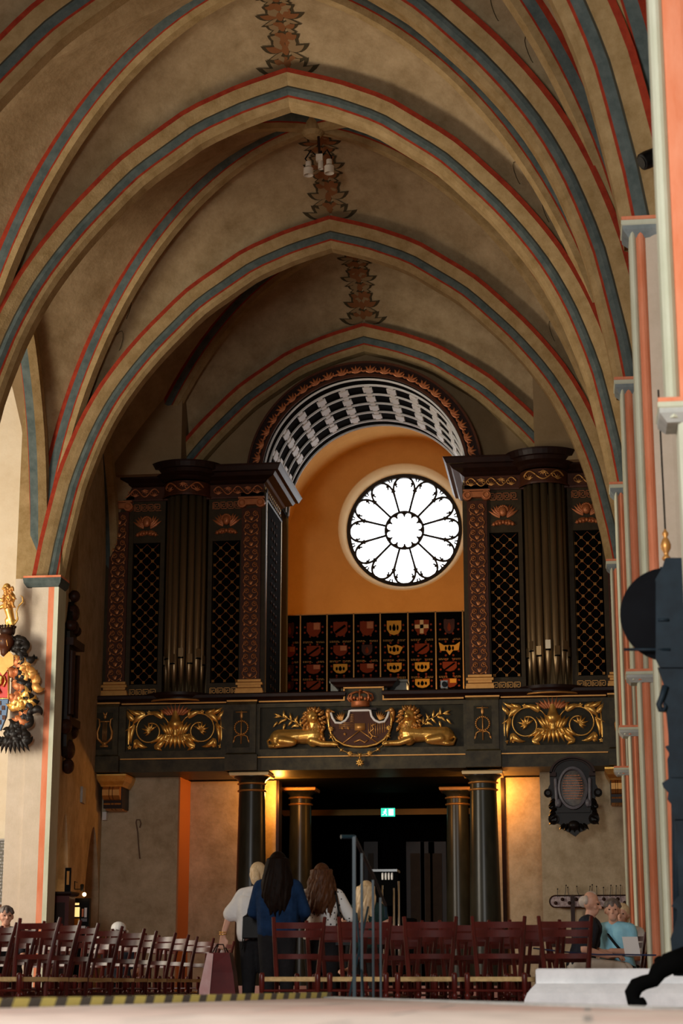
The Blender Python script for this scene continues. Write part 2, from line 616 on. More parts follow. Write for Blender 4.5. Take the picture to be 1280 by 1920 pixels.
def rib(mb, pts, lat, prof):
    """sweep prof [(lateral, down, material of the strip that starts here)] along pts"""
    n = len(pts)
    rings = []
    for i, p in enumerate(pts):
        t = (pts[min(i + 1, n - 1)] - pts[max(i - 1, 0)]).normalized()
        l = (lat - t * lat.dot(t)).normalized()
        dn = t.cross(l)
        cen = Vector((X0, p.y, 5.0))
        if dn.dot(cen - p) < 0:
            dn = -dn
        rings.append([p + l * a + dn * b for a, b, _ in prof])
    b0 = len(mb.v)
    m = len(prof)
    for r in rings:
        mb.v += r
    for k in range(n - 1):
        for i in range(m - 1):
            mb.m = prof[i][2]
            mb.face((b0 + k * m + i, b0 + k * m + i + 1, b0 + (k + 1) * m + i + 1, b0 + (k + 1) * m + i))


# strip materials: 0 ochre 1 blue 2 red 3 black
TP = [(-.33, -.03, 2), (-.325, .035, 0), (-.28, .12, 0), (-.235, .185, 3), (-.232, .205, 1), (-.225, .25, 1), (-.19, .30, 2), (-.175, .325, 0), (-.15, .37, 0), (-.09, .42, 0)]
TP = TP + [(-a, b, 0) for a, b, _ in reversed(TP)]
for i in range(len(TP) // 2, len(TP) - 1):
    TP[i] = (TP[i][0], TP[i][1], TP[len(TP) - 2 - i][2])
DP = [(-.17, -.05, 2), (-.165, .03, 1), (-.14, .09, 1), (-.11, .135, 2), (-.10, .155, 0), (-.06, .23, 0)]
DP = DP + [(-a, b, 0) for a, b, _ in reversed(DP)]
for i in range(len(DP) // 2, len(DP) - 1):
    DP[i] = (DP[i][0], DP[i][1], DP[len(DP) - 2 - i][2])
RM = ['ochre', 'blue', 'red', 'blackline']


def arch_pts(Y, ap):
    a = [T_(-1, Y, ap, u) for u in us()]
    b = [T_(1, Y, ap, u) for u in us()]
    # soften the very first points so that the arch starts upright on its impost
    return a + b[::-1][1:]


n_t = 1
for k, Y in enumerate(YB):
    mb = MB()
    half = [T_(-1, Y, AP[k], u) for u in us() if k < 8 or u > 0.19]
    rib(mb, half, Vector((0, 1, 0)), TP)
    rib(mb, [Vector((2 * X0 - p.x, p.y, p.z)) for p in half], Vector((0, 1, 0)), TP)
    o = mb.build('trim_%d' % n_t, RM, smooth=False, kind='structure', recalc=False)
    o['label'] = 'painted transverse arch of the vault with blue and red bands'
    n_t += 1
for k in range(len(YB) - 1):
    Ya, Yb = YB[k], YB[k + 1]
    Yk = (Ya + Yb) / 2
    mb = MB()
    for side in (-1, 1):
        for Y in (Ya, Yb):
            pts = [D_(side, Y, Yk, u) for u in us() if Y < 32 or u > 0.12]
            dirv = Vector((-side * HW, Yk - Y, 0)).normalized()
            rib(mb, pts, Vector((-dirv.y, dirv.x, 0)), DP)
    mb.m = 0
    mb.lathe((X0, Yk, ZK - 0.27), [(0.02, -0.04), (0.12, -0.03), (0.17, 0.03), (0.19, 0.22)], 16)
    o = mb.build('trim_%d' % n_t, RM, kind='structure', recalc=False)
    o['label'] = 'painted diagonal ribs meeting at the keystone'
    n_t += 1
# wall ribs along the left side
WP = [(-.10, 0, 2), (-.08, .10, 0), (.02, .14, 1), (.10, .10, 2), (.12, 0, 0)]
mb = MB()
for k in (6, 7):
    Ya, Yb = YB[k], YB[k + 1]
    Yk = (Ya + Yb) / 2
    for Y in (Ya, Yb):
        pts = [F_(-1, Y, Yk, u) for u in us()]
        rib(mb, pts, Vector((1, 0, 0)), [(-.16, .02, 2), (-.12, .12, 1), (.02, .16, 0), (.14, .10, 0), (.16, 0, 0)])
o = mb.build('trim_%d' % n_t, RM, kind='structure', recalc=False)
o['label'] = 'painted wall rib over the left arcade'
n_t += 1


# painted ornament on the webs along the ridge, laid on the plaster
def ridge_point(Y, ap, Yk, a, v):
    side = 1 if a >= 0 else -1
    u = 1 - abs(a) / HW
    p = cell(T_(side, Y, ap, u), D_(side, Y, Yk, u), v, u)
    return p + Vector((0, -0.004, -0.018))


def painted(Y, ap, Yk, seed, dense=1.0, v0=0.12, v1=0.95):
    rnd = random.Random(seed)
    mb = MB()

    def patch(cx, cy, ang, L, W, m, out=True):
        n = 6
        lft, rgt = [], []
        a = ang
        px, py = cx, cy
        for i in range(n + 1):
            t = i / n
            wd = W * math.sin(PI * min(1, 0.1 + 0.9 * t))
            lft.append((px - math.sin(a) * wd / 2, py + math.cos(a) * wd / 2))
            rgt.append((px + math.sin(a) * wd / 2, py - math.cos(a) * wd / 2))
            px += math.cos(a) * L / n
            py += math.sin(a) * L / n
            a += 0.12 * (1 if math.cos(ang) > 0 else -1)
        span = abs(Yk - Y)

        def q(c, lift=0.0):
            r = ridge_point(Y, ap, Yk, c[0], min(0.99, max(0.01, c[1] / span)))
            r.z -= lift
            return r
        if out:
            mb.m = 0
            k = 1.28
            o1 = [(cx + (p[0] - cx) * k, cy + (p[1] - cy) * k) for p in lft]
            o2 = [(cx + (p[0] - cx) * k, cy + (p[1] - cy) * k) for p in rgt]
            b = len(mb.v)
            mb.v += [q(c) for c in o1 + o2]
            for i in range(n):
                mb.face((b + i, b + i + 1, b + n + 2 + i, b + n + 1 + i))
        mb.m = m
        b = len(mb.v)
        mb.v += [q(c, 0.006) for c in lft + rgt]
        for i in range(n):
            mb.face((b + i, b + i + 1, b + n + 2 + i, b + n + 1 + i))

    span = abs(Yk - Y)
    yy = span * v0
    i = 0
    while yy < span * v1:
        kind = i % 3
        wd = 0.27 if kind == 1 else 0.17
        for sgn in (-1, 1):
            for j in range(3 if kind == 1 else 2):
                an = (0.15 + 0.55 * j) if sgn > 0 else PI - (0.15 + 0.55 * j)
                patch(sgn * 0.03, yy, an, wd * (1 - 0.2 * j), 0.085, rnd.choice((1, 1, 2)))
            patch(sgn * 0.05, yy - 0.03, (-0.5 if sgn > 0 else PI + 0.5), wd * 0.7, 0.06, 2)
        patch(0, yy - 0.08, PI / 2, 0.17, 0.10, 1)
        yy += 0.17
        i += 1
    # spreading foot
    for sgn in (-1, 1):
        for j in range(3):
            an = 0.05 + 0.3 * j
            patch(sgn * 0.02, span * v0 - 0.1, an if sgn > 0 else PI - an, 0.36 - 0.08 * j, 0.08, 2)
    return mb


PM = ['paintdark', 'paintrust', 'paintsoft']
for (k, sd) in ((6, 3), (7, 5), (8, 9)):
    Yk = (YB[k - 1] + YB[k]) / 2
    painted(YB[k], AP[k], Yk, sd).build('painted_foliage', PM, parent=ceil, recalc=False)


# loose painted tendrils near the ribs on the right and left
def tendrils():
    mb = MB()

    def onweb(side, k, u, v):
        Y = YB[k]
        Yk = (YB[k - 1] + YB[k]) / 2
        p = cell(T_(side, Y, AP[k], u), D_(side, Y, Yk, u), v, u)
        return p + Vector((-side * 0.012, -0.012, -0.012))
    rnd = random.Random(5)
    for side, k, u0 in ((1, 7, 0.2), (1, 6, 0.28), (1, 5, 0.22), (-1, 7, 0.22), (1, 6, 0.2), (1, 5, 0.3)):
        for j in range(3):
            uu = u0 + 0.035 * j
            for s_ in ((-1) ** j,):
                pts = []
                for i in range(9):
                    t = i / 8
                    a = t * 4.4
                    pts.append(onweb(side, k, uu + 0.02 * math.sin(a) * (1 - t * .5) + 0.012 * t, 0.5 + s_ * (0.16 * t + 0.06 * (1 - math.cos(a)))))
                mb.tube(pts, 0.005, 4)
    return mb


tendrils().build('painted_tendrils', 'paintdark', parent=ceil)

# ---- floors
mb = MB()
mb.box(-14, 6, -12, 33.2, -0.2, 0.0)
struct('floor', mb, 'carpet', 'dusty red floor under the chairs')
mb = MB()
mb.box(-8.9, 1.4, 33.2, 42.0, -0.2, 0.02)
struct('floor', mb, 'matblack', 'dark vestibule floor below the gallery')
PZ_ = 0.345
corner = (-1.62, 12.3)
mb = MB()
mb.flat([(-9, -12), (4, -12), (4, 6.0), (0.33, 6.72), corner, (-2.12, 6.85), (-3.6, 2.0), (-9, 0)], 0.0, PZ_)
o = struct('floor', mb, M['floorstone'], 'raised pinkish stone platform in the foreground')
mb = MB()
for (a, b) in (((0.33, 6.72), corner),):
    a, b = Vector((*a, 0)), Vector((*b, 0))
    d = (b - a).normalized()
    nrm = Vector((-d.y, d.x, 0))
    mb.obox(((a + b) / 2) + Vector((0, 0, PZ_ + 0.002)) + nrm * 0.06, d, nrm, (0, 0, 1), (b - a).length / 2, 0.06, 0.006)
struct('trim_%d' % n_t, mb, 'greystone', 'grey stone edge of the platform')
n_t += 1

mb = MB()
mb.box(-4.3, 0.35, 22.3, 22.9, 0, 0.41)
struct('trim_%d' % n_t, mb, mat('pink_stone_step', (.50, .24, .19), .8, c2=(.6, .33, .27), scale=4), 'low pinkish stone step behind the middle chairs')
n_t += 1

# hazard tape along the platform edge
tp = thing('hazard_tape', 'yellow and black hazard tape along the edge of the stone platform', 'tape', (-2.12, 6.85, PZ_))
a, b = Vector((-2.12, 6.85, 0)), Vector((*corner, 0))
a0 = a + (a - b).normalized() * 1.6
d = (b - a0).normalized()
nrm = Vector((d.y, -d.x, 0))
Lt = (b - a0).length
tpm = MB()
q = 0.0
while q < Lt - 0.1:
    for mi_, s0, s1 in ((0, 0, 0.155), (1, 0.155, 0.28)):
        tpm.m = mi_
        p0, p1 = a0 + d * (q + s0), a0 + d * (q + s1)
        sh = d * 0.03
        z0_, z1_ = Vector((0, 0, PZ_)), Vector((0, 0, PZ_ + 0.034))
        tpm.add([p0 + z0_, p1 + z0_, p1 + sh + z1_, p0 + sh + z1_, p0 - nrm * .03 + z0_, p1 - nrm * .03 + z0_, p1 + sh - nrm * .03 + z1_, p0 + sh - nrm * .03 + z1_],
                [(0, 1, 2, 3), (7, 6, 5, 4), (3, 2, 6, 7), (0, 3, 7, 4), (1, 5, 6, 2)])
    q += 0.28
tpm.build('tape_strip', ['yellow', 'tapeblack'], tp, recalc=False)


# ---- piers on the right and left
def cap_profile(z, h, o):
    return [(z, 0.0), (z + h * 0.35, o * 0.8), (z + h * 0.55, o * 0.85), (z + h * 0.6, o), (z + h * 0.8, o), (z + h * 0.85, o * 0.9), (z + h, o * 0.95)]


def pier(side, Y, label, zlow=3.36, topz=12.0, stripes=None, d=0.42, lowcap=True):
    """front face (towards the choir) painted in upright stripes"""
    t = thing('painted_pier', label, 'pier', (X0 + side * (4.21 + 0.5), Y, 0))
    inner = X0 + side * 4.21
    sx = side
    st = stripes or [(0.0, 'green'), (.048, 'orange'), (.125, 'green'), (.18, 'orange'), (.28, 'beige'), (1.6, None)]

    def shaft(z0, z1, inset, dep):
        mb = MB()
        mats = ['green', 'orange', 'beige', 'blue']
        for (a, m), (b, _) in zip(st, st[1:]):
            mb.m = mats.index(m)
            xa, xb = inner + sx * (a + inset), inner + sx * (b + (inset if b < 1 else 0))
            x0, x1 = min(xa, xb), max(xa, xb)
            rad = 0.0
            yy = Y - dep + a * 0.10
            # slightly rounded strip
            n = 4
            pts = []
            for i in range(n + 1):
                q_ = i / n
                pts.append((x0 + (x1 - x0) * q_, yy - 0.035 * math.sin(PI * q_) * (1 if b - a < .3 else 0)))
            yb__ = Y - dep + 0.24 if a < .25 and side > 0 else Y + dep
            pts += [(x1, yb__), (x0, yb__)]
            mb.flat(pts, z0, z1)
        return mb
    shaft(0.0 if side < 0 or Y < 14 else 0.5, zlow, 0.06, d).build('lower_shaft', ['green', 'orange', 'beige', 'blue'], t)
    shaft(zlow, ZS - 0.02, 0.0, d + 0.03).build('upper_shaft', ['green', 'orange', 'beige', 'blue'], t)
    mb = MB()
    xa, xb = sorted((inner, inner + sx * (1.6 if side > 0 else .75)))
    mb.box(xa + (0.45 if side > 0 else 0), xb - (0.45 if side < 0 else 0), Y - d + .06, Y + d, ZS, 9.6)
    mb.build('upper_wall_strip', 'ochre', t)
    for nm, z, h, o_, wdt in ((('arcade_capital', zlow - 0.02, 0.13, 0.05, 0.3),) if lowcap else ()) + (('impost_capital', ZS - 0.17, 0.17, 0.06, 0.78),):
        mb = MB()
        xa, xb = sorted((inner, inner + sx * wdt))
        pr = cap_profile(z, h, o_)
        for i in range(len(pr) - 1):
            mb.m = 0 if i < 2 else (1 if i < 4 else 2)
            mb.mould(xa, xb, Y - d - 0.03, Y - d + (0.2 if side > 0 else 2 * d), [pr[i], pr[i + 1]], cap=(i in (0, len(pr) - 2)))
        mb.build(nm, [M['capgrey'] if nm[0] == 'a' else M['capblue'], 'green', 'orange'], t)
    return t


pier(1, 27.7, 'fourth and farthest striped pier on the right, khaki and orange, at the organ gallery end')
pier(1, 23.3, 'third striped pier on the right with a white and a salmon stripe', stripes=[(0.0, 'green'), (.045, 'orange'), (.12, 'green'), (.17, 'orange'), (.30, 'beige'), (1.6, None)])
pier(1, 19.1, 'second striped pier on the right with a dark orange stripe')
pier(1, 14.9, 'striped pier with a wide impost capital, standing on the white stone base', stripes=[(0.0, 'green'), (.056, 'orange'), (.13, 'beige'), (.42, 'orange'), (.62, 'beige'), (1.6, None)])
for yl_, nm_ in ((23.3, 'left pier of the next bay, beyond the left edge'), (19.1, 'left pier two bays before the organ, beyond the left edge')):
    pier(-1, yl_, 'striped ' + nm_, stripes=[(0.0, 'green'), (.05, 'orange'), (.13, 'beige'), (.75, None)])
E_ = pier(1, 10.35, 'nearest pier, white with a broad orange stripe, cut by the right edge', zlow=3.42, stripes=[(0.0, 'green'), (.072, 'orange'), (.28, 'green'), (.5, 'orange'), (.75, 'beige'), (1.6, None)])

lp = thing('painted_pier', 'grey pier with one orange and one green stripe left of the organ', 'pier', (-8.3, 27.7, 0))
mb = MB()
for x0, x1, m, dy in ((-8.56, -8.28, 0, 0.02), (-8.28, -8.02, 0, -0.02), (-8.02, -7.93, 1, -0.02), (-7.93, -7.86, 2, -0.02)):
    mb.m = m
    mb.box(x0, x1, 27.35 + dy, 27.75, 0, ZS - 0.02)
mb.build('shaft', ['beige', 'orange', 'green'], lp)
mb = MB()
pr = cap_profile(ZS - 0.17, 0.17, 0.05)
for i in range(len(pr) - 1):
    mb.m = 0 if i < 4 else 1
    mb.mould(-8.36, -7.86, 27.3, 27.7, [pr[i], pr[i + 1]], cap=True)
mb.build('impost_capital', ['blue', 'orange'], lp)
mb = MB()
mb.box(-8.6, -8.2, 27.5, 28.3, ZS, 11.0)
mb.build('upper_wall_strip', 'ochre', lp)

# ---- walls
# nave wall between the left pier and the gallery, with two pointed recesses
mb = MB()
xa, ya, xb, yb = -7.97, 28.2, -8.42, 32.7
dv = Vector((xb - xa, yb - ya, 0)).normalized()
nv_ = Vector((dv.y, -dv.x, 0))


def sidewall_recess(z_s, hw_, rise, yc):
    return [(yc - hw_, 0.0)] + [(yc - hw_, z_s)] + [(yc - hw_ * (1 - u), z_s + rise * math.sin(u * PI / 2)) for u in (.15, .3, .5, .7, .85)] + [(yc, z_s + rise)] + \
           [(yc + hw_ * (1 - u), z_s + rise * math.sin(u * PI / 2)) for u in (.85, .7, .5, .3, .15)] + [(yc + hw_, z_s), (yc + hw_, 0.0)]


def wy(yc, z, dep=0.0):
    p = Vector((xa, ya, 0)) + dv * ((yc - ya) / dv.y)
    p += Vector((-1, 0, 0)) * dep
    return Vector((p.x, p.y, z))


r1 = sidewall_recess(1.5, 0.58, 1.55, 28.75)
r2 = sidewall_recess(2.0, 0.75, 1.05, 31.6)
# wall as vertical strips between the recess outlines
segs = []


def strip(y0, y1, zb0, zb1, zt=13.0):
    a_, b_ = wy(y0, zb0), wy(y1, zb1)
    mb.add([a_, b_, wy(y1, zt), wy(y0, zt)], [(0, 1, 2, 3)])


strip(27.5, r1[1][0], 0, 0)
for rr in (r1, r2):
    for (p, q) in zip(rr[1:-1], rr[2:-1]):
        strip(p[0], q[0], p[1], q[1])
        mb.add([wy(p[0], p[1]), wy(q[0], q[1]), wy(q[0], q[1], 0.5), wy(p[0], p[1], 0.5)], [(0, 1, 2, 3)])
    for e in (rr[1], rr[-2]):
        mb.add([wy(e[0], 0), wy(e[0], e[1]), wy(e[0], e[1], 0.5), wy(e[0], 0, 0.5)], [(0, 1, 2, 3)])
    mb.add([wy(rr[0][0], 0, .5), wy(rr[-1][0], 0, .5), wy(rr[-1][0], 3.6, .5), wy(rr[0][0], 3.6, .5)], [(0, 1, 2, 3)])
strip(r1[-1][0], r2[0][0], 0, 0)
strip(r2[-1][0], 33.0, 0, 0)
struct('wall_left', mb, 'wallplaster', 'brown plastered side wall left of the organ with two pointed recesses')

# aisle end wall on the far left, and the arch edge in front of it
mb = MB()
mb.box(-15, -8.3, 28.7, 29.0, 0, 13)
struct('wall_left', mb, 'cream', 'bright cream end wall of the left aisle')
mb = MB()
edge = [P(x, y, 28.35) for x, y in ((62, 1190), (61, 1080), (58, 960), (50, 870), (40, 800), (24, 730), (8, 680), (-20, 600), (-60, 520), (-110, 440))]
out = [(-8.5, 5.5)] + [(p.x, p.z) for p in edge] + [(edge[-1].x, 13.0), (-7.95, 13.0), (-7.95, 5.5)]
mb.prism(out, 28.35, 28.7)
mb.prism([(-8.72, 0), (-8.72, 2.5), (-8.52, 5.6), (-8.2, 5.6), (-8.2, 0)], 28.36, 28.7)
struct('trim_%d' % n_t, mb, 'upperwall', 'brown arch edge in front of the cream aisle wall')
n_t += 1
mb = MB()
mb.box(-15.2, -15, -12, 29, 0, 13)
struct('wall_left', mb, 'cream')
mb = MB()
mb.box(3.4, 3.7, -12, 33, 0, 13)
struct('wall_right', mb, 'beige')
mb = MB()
mb.box(-15, -8.9, -12, 29, 12.9, 13.1)
mb.box(1.6, 3.5, -12, 33, 12.9, 13.1)
struct('ceiling', mb, 'upperwall')

# west wall behind the organ: lower part with recesses, upper part with the round opening
YW = 32.45
OR, OZ = 1.84, 9.26
mb = MB()


def wall_with_arch(mb, y0, y1, xl, xr, zb, zt, xo, zo, r, bottom):
    pts = []
    n = 32
    arc = [(xo + r * math.cos(PI * k / n), zo + r * math.sin(PI * k / n)) for k in range(n + 1)]
    # left, right pieces
    mb.box(xl, xo - r, y0, y1, zb, zo)
    mb.box(xo + r, xr, y0, y1, zb, zo)
    for (a_, b_) in zip(arc, arc[1:]):
        x0_, x1_ = b_[0], a_[0]
        mb.add([(x0_, y0, b_[1]), (x1_, y0, a_[1]), (x1_, y0, zt), (x0_, y0, zt), (x0_, y1, b_[1]), (x1_, y1, a_[1]), (x1_, y1, zt), (x0_, y1, zt)],
               [(0, 1, 2, 3), (7, 6, 5, 4), (4, 5, 1, 0)])
    mb.box(xl, xo - r, y0, y1, zo, zt)
    mb.box(xo + r, xr, y0, y1, zo, zt)


wall_with_arch(mb, YW, YW + 0.3, -9.2, 1.6, 4.2, 13.4, X0, OZ, OR + 0.05, 4.2)
# corner blocks right and left above the organ
mb.box(-9.0, P(341, 780, 31.6).x, 31.6, YW, 9.3, 13.2)
mb.box(P(1000, 780, 31.6).x, 1.3, 31.6, YW, 9.3, 13.2)
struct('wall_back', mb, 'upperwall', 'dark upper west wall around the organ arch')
# lower wall
mb = MB()
xn0, xn1 = P(332, 1600, 32.45).x, P(1015, 1600, 32.45).x
mb.box(-9.0, xn0, YW, YW + 0.4, 0, 4.2)
mb.box(xn1, 1.6, YW, YW + 0.4, 0, 4.2)
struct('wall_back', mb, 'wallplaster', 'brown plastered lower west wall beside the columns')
mb = MB()
yn = 33.35
mb.box(xn0 - 0.0, P(520, 1600, yn).x, yn, yn + 0.25, 0, 4.2)
mb.box(P(948, 1600, yn).x, xn1 + 0.3, yn, yn + 0.25, 0, 4.2)
mb.box(P(930, 1600, yn).x, P(941, 1600, yn).x, yn, yn + 0.25, 0, 4.2)
struct('wall_back', mb, 'wallplaster', 'lamp lit recessed wall under the gallery')
mb = MB()
mb.box(xn0 + 0.001, xn0 + 0.03, YW + 0.002, yn, 0, 4.1)
struct('trim_%d' % n_t, mb, mat('orange_brown_jamb', (0.50, 0.17, 0.04), 0.6), 'orange brown jamb of the left recess')
n_t += 1
mb = MB()
for px0, px1 in ((518, 523), (941, 948)):
    a_, b_ = P(px0, 1600, yn).x, P(px1, 1600, yn).x
    mb.box(a_, b_, yn - 0.06, yn + 0.3, 0, 4.1)
struct('trim_%d' % n_t, mb, 'darkwood', 'dark wooden posts of the vestibule opening')
n_t += 1
# vestibule
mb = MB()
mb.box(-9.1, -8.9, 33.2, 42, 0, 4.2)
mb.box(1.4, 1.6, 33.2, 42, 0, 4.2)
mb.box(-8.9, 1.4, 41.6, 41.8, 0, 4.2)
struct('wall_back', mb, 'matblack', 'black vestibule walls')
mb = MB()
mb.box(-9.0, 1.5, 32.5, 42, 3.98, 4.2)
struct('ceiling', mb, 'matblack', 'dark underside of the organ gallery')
# glazed inner doors far inside
brownglass = mat('dim_brown_door_panel', (0.04, 0.022, 0.012), 0.7, c2=(0.07, 0.045, 0.025), scale=5)
for i, (a_, b_) in enumerate(((770, 787), (797, 806), (812, 828), (690, 700))):
    mb = MB()
    p0, p1 = P(a_, 1720, 40.5), P(b_, 1600, 40.5)
    mb.m = 1
    mb.box(p0.x - 0.09, p1.x + 0.09, 40.52, 40.6, 0.02, p1.z + 0.25)
    mb.m = 0
    mb.box(p0.x, p1.x, 40.48, 40.52, 1.72, p1.z)
    mb.box(p0.x, p1.x, 40.48, 40.52, 0.55, 1.55)
    struct('door_%d' % (i + 1), mb, [brownglass, M['darkwood']], 'dim brown panelled door leaf deep in the vestibule')

# tower room behind the organ arch
TR = 2.55
mb = MB()
yb0, yb1 = 35.1, 39.2
n = 28
zc_ = 9.55
arc = [(X0 + TR * math.cos(PI * k / n), zc_ + TR * 0.98 * math.sin(PI * k / n)) for k in range(n + 1)]
prof = [(X0 + TR, 4.2)] + arc + [(X0 - TR, 4.2)]
mb.loft([[(x, y, z) for x, z in prof] for y in (yb0, yb1)], False)
# shoulder between organ arch and the wider room
mb2 = [(x, z) for x, z in prof]
inn = [(X0 + OR, 4.2)] + [(X0 + OR * math.cos(PI * k / n), OZ + OR * math.sin(PI * k / n)) for k in range(n + 1)] + [(X0 - OR, 4.2)]
mb.loft([[(x, yb0, z) for x, z in inn], [(x, yb0, z) for x, z in prof]], False)
struct('wall_back', mb, 'towerwall', 'orange plastered vault of the tower room')
# back wall with the round hole
rc = P(755, 987, 39.2)
RW = 1.42
mb = MB()
n = 64
ring = [(rc.x + RW * math.cos(2 * PI * k / n), rc.z + RW * math.sin(2 * PI * k / n)) for k in range(n)]


def onsquare(a):
    c, s_ = math.cos(a), math.sin(a)
    x_ = (3.0 / abs(c)) if abs(c) > 1e-6 else 1e9
    z_ = ((3.2 if s_ > 0 else 6.2) / abs(s_)) if abs(s_) > 1e-6 else 1e9
    k_ = min(x_, z_)
    return (rc.x + c * k_, rc.z + s_ * k_)


outer = [onsquare(2 * PI * k / n) for k in range(n)]
for k in range(n):
    j = (k + 1) % n
    mb.add([(ring[k][0], 39.2, ring[k][1]), (ring[j][0], 39.2, ring[j][1]), (outer[j][0], 39.2, outer[j][1]), (outer[k][0], 39.2, outer[k][1])], [(0, 1, 2, 3)])
struct('wall_back', mb, 'towerwall', 'orange plastered wall around the rose window')
# reveal cone
mb = MB()
mb.lathe((rc.x, 39.2, rc.z), [(RW, 0.0), (RW, -0.012), (RW - 0.02, -0.012), (RW - 0.20, 0.42)], 64, axis='Y')
# drop the caps of the cone (keep ring faces only)
keep = [i for i, f in enumerate(mb.f) if len(f) == 4]
mb.f = [mb.f[i] for i in keep]
mb.mi = [mb.mi[i] for i in keep]
struct('trim_%d' % n_t, mb, 'pale', 'pale yellow round reveal of the rose window', smooth=True)
n_t += 1
mb = MB()
mb.box(X0 - 2.6, X0 + 2.6, 33.0, 39.2, 4.2, 4.3)
struct('floor', mb, 'darkwood', 'gallery floor')

# ---- rose window
RG = 1.235
win = bpy.data.objects.new('window_1', None)
COL.objects.link(win)
yg = 39.58
win.location = (rc.x, yg, rc.z)
win['kind'] = 'structure'
win['label'] = 'bright round rose window with twelve petals'
ORG[win.name] = Vector(win.location)
mb = MB()
mb.lathe((rc.x, yg + 0.04, rc.z), [(0.001, 0), (RG, 0)], 64, axis='Y')
keep = [i for i, f in enumerate(mb.f) if len(f) == 4]
mb.f = [mb.f[i] for i in keep]; mb.mi = [mb.mi[i] for i in keep]
mb.build('window_glass', 'glasswhite', win, recalc=False)
mb = MB()
mb.lathe((rc.x, yg, rc.z), [(RG - 0.05, -0.06), (RG + 0.02, -0.08), (RG + 0.06, 0.0), (RG + 0.06, 0.06), (RG - 0.05, 0.05), (RG - 0.05, -0.06)], 64, axis='Y')
keep = [i for i, f in enumerate(mb.f) if len(f) == 4]
mb.f = [mb.f[i] for i in keep]; mb.mi = [mb.mi[i] for i in keep]
mb.build('window_frame', 'lead', win)


def rose_pt(r, a):
    return (rc.x + RG * r * math.cos(a), yg - 0.02, rc.z + RG * r * math.sin(a))


mb = MB()
# central ring and its twelve lobes
mb.tube([rose_pt(0.335, 2 * PI * k / 48) for k in range(49)], 0.03, 6)
for k in range(12):
    a = 2 * PI * k / 12 + PI / 12
    c0 = Vector(rose_pt(0.26, a))
    r_ = RG * 0.069
    pts = []
    for i in range(11):
        t = a - 1.9 + 3.8 * i / 10
        pts.append((c0.x + r_ * math.cos(t), c0.y, c0.z + r_ * math.sin(t)))
    mb.tube(pts, 0.017, 5)
    mb.tube([rose_pt(0.265, a + PI / 12), rose_pt(0.33, a + PI / 12)], 0.026, 5)
for k in range(12):
    a = PI / 2 + 2 * PI * k / 12
    hw_ = PI / 12
    # petal: straight spokes from the ring, then a pointed arch to the rim
    for s_ in (-1, 1):
        pts = [rose_pt(0.34, a + s_ * hw_), rose_pt(0.55, a + s_ * hw_), rose_pt(0.66, a + s_ * hw_ * 0.99)]
        for i in range(1, 9):
            t = i / 8
            rr_ = 0.66 + 0.32 * math.sin(t * PI / 2) ** 0.9
            aa = hw_ * (0.99 * math.cos(t * PI / 2) ** 1.0)
            pts.append(rose_pt(rr_, a + s_ * aa))
        mb.tube(pts, 0.026, 6)
        # cusp inside the petal
        mb.ell(rose_pt(0.86, a + s_ * hw_ * 0.62), 0.028, 0.02, 0.028, 6, 4)
        mb.ell(rose_pt(0.74, a + s_ * hw_ * 0.86), 0.022, 0.02, 0.022, 6, 4)
    # spandrel trefoil
    b_ = a + hw_
    for s_ in (-1, 1):
        mb.tube([rose_pt(0.80, b_ + s_ * hw_ * 0.40), rose_pt(0.87, b_ + s_ * hw_ * 0.28), rose_pt(0.91, b_ + s_ * hw_ * 0.42)], 0.019, 4)
        mb.tube([rose_pt(0.97, b_ + s_ * hw_ * 0.14), rose_pt(0.91, b_ + s_ * hw_ * 0.05)], 0.016, 4)
mb.build('tracery', 'lead', win, smooth=True)
mb = MB()
mb.tube([rose_pt(0.115, 2 * PI * k / 32) for k in range(33)], 0.004, 4)
for k in range(4):
    a = PI * k / 2
    mb.tube([rose_pt(0.12, a), rose_pt(0.9, a)], 0.0025, 4)
mb.build('glazing_bars', mat('pale_grey_lead', (0.4, 0.45, 0.5), 0.5), win)

# ================================================================== ORGAN
YO = 32.0


def frieze_scroll(mb, x0, x1, z, h, y, n):
    """running wave of scrolls with palmettes between"""
    w_ = (x1 - x0) / n
    for i in range(n):
        xs = x0 + w_ * i
        up = 1 if i % 2 == 0 else -1
        pts = [(xs + w_ * t / 12, z + up * h * 0.36 * math.sin(PI * t / 12)) for t in range(13)]
        mb.line(pts, h * 0.07, y)
        cx = xs + w_ * 0.5
        for a in (-0.9, -0.45, 0, 0.45, 0.9):
            mb.leaf(cx, z - up * h * 0.34, (PI / 2 if up > 0 else -PI / 2) + a, h * 0.42, h * 0.13, y, 0.012, curl=a, n=3)
        mb.spiral(cx - w_ * 0.28 * up, z, h * 0.05, h * 0.2, 0, 5.0, h * 0.05, h * 0.03, y, 9)


def greek_key(mb, x0, x1, z0, z1, n, y):
    w_ = (x1 - x0) / n
    h = z1 - z0
    t = h * 0.085
    for i in range(n):
        a = x0 + i * w_

        def bx(u0, v0, u1, v1):
            mb.box(a + min(u0, u1) * w_ - t * .5, a + max(u0, u1) * w_ + t * .5, y - 0.012, y, z0 + min(v0, v1) * h - t * .5, z0 + max(v0, v1) * h + t * .5)
        for s_ in ((0, 0, 0, 1), (0, 1, .8, 1), (.8, 1, .8, .28), (.8, .28, .36, .28), (.36, .28, .36, .66), (.36, .66, .58, .66), (0.2, 0, 0.2, .0), (.18, 0, 1, 0), (.18, 0, .18, .78)):
            bx(*s_)


